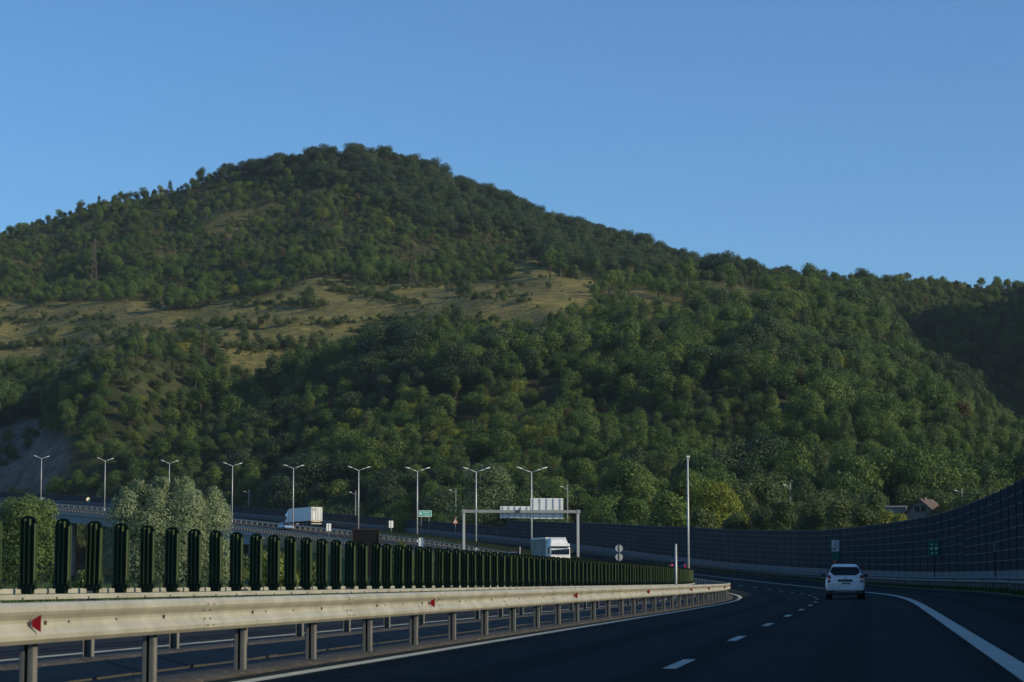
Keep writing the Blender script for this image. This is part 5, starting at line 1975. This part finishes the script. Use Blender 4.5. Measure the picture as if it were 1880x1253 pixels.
# grass beyond the opposite carriageway
r = np.random.default_rng(77)
n = 26000
gxx = r.uniform(-45, 2, n)
gyy = r.uniform(80, 210, n)
gs_, go_ = nearest_road(gxx, gyy)
kk = (go_ < -21.8) & (go_ > -60)
gxx, gyy = gxx[kk], gyy[kk]
n = len(gxx)
gz0 = ground_z(gxx, gyy)
hh = r.uniform(0.15, 0.55, n) * (0.6 + 0.8 * (fbm(gxx / 3, gyy / 3, 5) + 0.5))
an = r.uniform(0, 6.28, n)
ln = r.normal(0, 0.12, (n, 2))
wv = 0.035
p0 = np.stack([gxx - wv * np.cos(an), gyy - wv * np.sin(an), gz0 - 0.03], -1)
p1 = np.stack([gxx + wv * np.cos(an), gyy + wv * np.sin(an), gz0 - 0.03], -1)
p2 = np.stack([gxx + ln[:, 0] + 0.3 * wv, gyy + ln[:, 1], gz0 + hh], -1)
p3 = np.stack([gxx + ln[:, 0] - 0.3 * wv, gyy + ln[:, 1], gz0 + hh], -1)
go2 = link("grass", np_mesh("grass", np.stack([p0, p1, p2, p3], 1).reshape(-1, 3), np.arange(4 * n).reshape(-1, 4), [L_grass]))
go2['kind'] = 'stuff'
# weeds along the right-hand rail
n = 9000
sv = r.uniform(70, 330, n)
ov = r.uniform(8.85, 9.9, n)
base_ = W(sv, 0, 0)
th_ = np.interp(sv, S, TH)
bx_, by_ = base_[:, 0] + ov * np.cos(th_), base_[:, 1] - ov * np.sin(th_)
bz_ = base_[:, 2] + 0.03 + ov * np.interp(sv, S, BANK)
hh = r.uniform(0.06, 0.26, n)
an = r.uniform(0, 6.28, n)
wv = 0.03
ln = r.normal(0, 0.08, (n, 2))
p0 = np.stack([bx_ - wv * np.cos(an), by_ - wv * np.sin(an), bz_], -1)
p1 = np.stack([bx_ + wv * np.cos(an), by_ + wv * np.sin(an), bz_], -1)
p2 = np.stack([bx_ + ln[:, 0] + .01, by_ + ln[:, 1], bz_ + hh], -1)
p3 = np.stack([bx_ + ln[:, 0] - .01, by_ + ln[:, 1], bz_ + hh], -1)
wd_ = link("weeds", np_mesh("weeds", np.stack([p0, p1, p2, p3], 1).reshape(-1, 3), np.arange(4 * n).reshape(-1, 4), [L_grass]))
wd_['kind'] = 'stuff'

# ------------------------------------------------------------------ house, shed
hz0 = gz(HOUSE.x, HOUSE.y)
Hh = thing("house", "small house with a brown gable roof above the noise barrier at right", "house", (HOUSE.x, HOUSE.y, hz0), math.radians(-30))
eave, ridge, hwid, hl = point_at(1690, 940, 425).z - hz0, point_at(1684, 916, 425).z - hz0, 2.6, 6.4
mb = MB()
mb.prism([(-hwid, -1.5), (hwid, -1.5), (hwid, eave), (0, ridge - 0.15), (-hwid, eave)], 'y', 0, hl)
mb.build("wall", M_plaster, Hh)
rfb = MB()
ov = 0.5
for sx in (-1, 1):
    sl = (ridge - 0.15 - eave) / hwid
    a0, a1 = (sx * (hwid + ov), eave - sl * ov), (0.0, ridge - 0.15)
    rfb.add([(a0[0], -0.5, a0[1] + 0.03), (a1[0], -0.5, a1[1] + 0.03), (a1[0], hl + 0.4, a1[1] + 0.03), (a0[0], hl + 0.4, a0[1] + 0.03),
             (a0[0], -0.5, a0[1] + 0.2), (a1[0], -0.5, a1[1] + 0.2), (a1[0], hl + 0.4, a1[1] + 0.2), (a0[0], hl + 0.4, a0[1] + 0.2)],
            [(0, 1, 2, 3), (4, 5, 6, 7), (0, 1, 5, 4), (2, 3, 7, 6), (0, 3, 7, 4), (1, 2, 6, 5)])
roof = rfb.build("roof", M_roof, Hh)
mb = MB()
mb.box((0.35, 1.4, ridge - 0.05), (0.45, 0.45, 0.7))
mb.build("chimney", M_plaster, roof)
for x in (-0.62, 0.62):
    mb = MB()
    mb.box((x, -0.02, eave + 0.55), (0.98, 0.1, 1.2))
    win = mb.build("window", M_winframe, Hh)
    mb = MB()
    for xx in (-0.22, 0.22):
        mb.box((x + xx, -0.045, eave + 0.55), (0.38, 0.1, 1.04))
    mb.build("pane", M_glass, win)
mb = MB()
mb.box((0, -0.6, 0.9), (1.0, 0.06, 2.0))
mb.build("door", M_shed, Hh)
p = point_at(1641, 945, 430)
sz0 = gz(p.x, p.y)
zt = point_at(1641, 929, 430).z - sz0
T = thing("shed", "low grey board shed left of the brown-roofed house", "shed", (p.x, p.y, sz0), math.radians(-12))
mb = MB()
mb.box((0.4, 1.5, zt / 2 - 0.8), (3.6, 3, zt + 1.2))
for k in range(9):
    mb.box((-1.3 + k * 0.42, -0.015, zt / 2 - 0.8), (0.05, 0.04, zt + 1.1))
mb.build("wall", M_shed, T)
mb = MB()
mb.box((0.4, 1.5, zt - 0.1), (4.0, 3.5, 0.14), Matrix.Rotation(math.radians(4), 3, 'X'))
mb.build("roof", M_shed, T)

# ------------------------------------------------------------------ utility poles with small lamps
for px_, top, Y, lab in ((457, 900, 585, "concrete pole with a small lamp left of the white trailer"), (653, 901, 500, "thin pole with a lamp just left of the sixth double lamp"), (837, 897, 465, "short concrete pole with a lamp left of the big aspen"),
                         (1042, 890, 420, "concrete pole with a lamp at the right of the gantry panels"), (1451, 887, 420, "white concrete pole with a lamp above the rim bushes"), (1766, 897, 400, "slim pole with a lamp right of the house")):
    p = point_at(px_, top, Y)
    z = gz(p.x, p.y)
    T = thing("utility_pole", lab, "utility pole", (p.x, p.y, z), 0, "village poles behind the barrier")
    h = p.z - z
    mb = MB()
    mb.box((0, 0, h / 2 - 0.2), (0.26, 0.2, h + 0.4), None, 0, 0.75)
    mb.build("pole", M_lat, T)
    mb = MB()
    mb.tube((0, 0, h - 0.9), (-0.85, 0, h - 0.45), 0.035, 0.03, 6)
    mb.build("arm", M_pole, T)
    mb = MB()
    mb.box((-1.05, 0, h - 0.38), (0.55, 0.22, 0.16), Matrix.Rotation(math.radians(16), 3, 'Y'))
    mb.build("lamp_head", M_lampglass, T, 0.03)
# pylons
for px_, ytop, ybase, Y, lab in ((167, 437, 524, 1125, "rust-coloured lattice pylon among scrub on the left hillside"), (759, 434, 548, 960, "thin lattice pylon in the middle of the dry meadow")):
    x = (px_ - CX) / F * Y
    z = gz(x, Y)
    h = point_at(px_, ytop, Y).z - z
    T = thing("pylon", lab, "pylon", (x, Y, z))
    wb = 1.7 if px_ < 500 else 1.9

    def hw(zz):
        return max(0.18, wb * (1 - zz / h * 1.05))
    mb = MB()
    lv = [h * q_ for q_ in (0, .16, .3, .43, .55, .66, .75, .83, .91, 1.0)]
    tk_ = 0.17 if px_ < 500 else 0.13
    for a, b_ in zip(lv[:-1], lv[1:]):
        ca = [Vector((sx * hw(a), sy * hw(a), a)) for sx, sy in ((-1, -1), (1, -1), (1, 1), (-1, 1))]
        cb = [Vector((sx * hw(b_), sy * hw(b_), b_)) for sx, sy in ((-1, -1), (1, -1), (1, 1), (-1, 1))]
        for k in range(4):
            mb.bar(ca[k], cb[k], tk_)
            mb.bar(ca[k], cb[(k + 1) % 4], tk_ * 0.6)
            mb.bar(ca[(k + 1) % 4], cb[k], tk_ * 0.6)
    mb.build("mast", M_pylon, T)
    for q_, l_ in ((0.90, 2.6), (0.72 if px_ > 500 else 0.75, 3.2)):
        mb = MB()
        mb.bar((-l_, 0, h * q_), (l_, 0, h * q_), 0.16)
        mb.bar((-l_, 0, h * q_), (0, 0, h * q_ + 0.9), 0.1)
        mb.bar((l_, 0, h * q_), (0, 0, h * q_ + 0.9), 0.1)
        mb.build("cross_arm", M_pylon, T)

# ------------------------------------------------------------------ the air
m = bpy.data.materials.new("haze")
m.use_nodes = True
t = m.node_tree
t.nodes.remove(t.nodes["Principled BSDF"])
pv = t.nodes.new("ShaderNodeVolumePrincipled")
pv.inputs['Color'].default_value = (0.80, 0.90, 1.0, 1)
pv.inputs['Density'].default_value = 0.000045
pv.inputs['Anisotropy'].default_value = 0.2
t.links.new(pv.outputs[0], t.nodes["Material Output"].inputs['Volume'])
hz = MB()
hz.box((0, 700, 150), (6000, 6000, 304))
ho = hz.build("haze", m)
ho['kind'] = 'stuff'
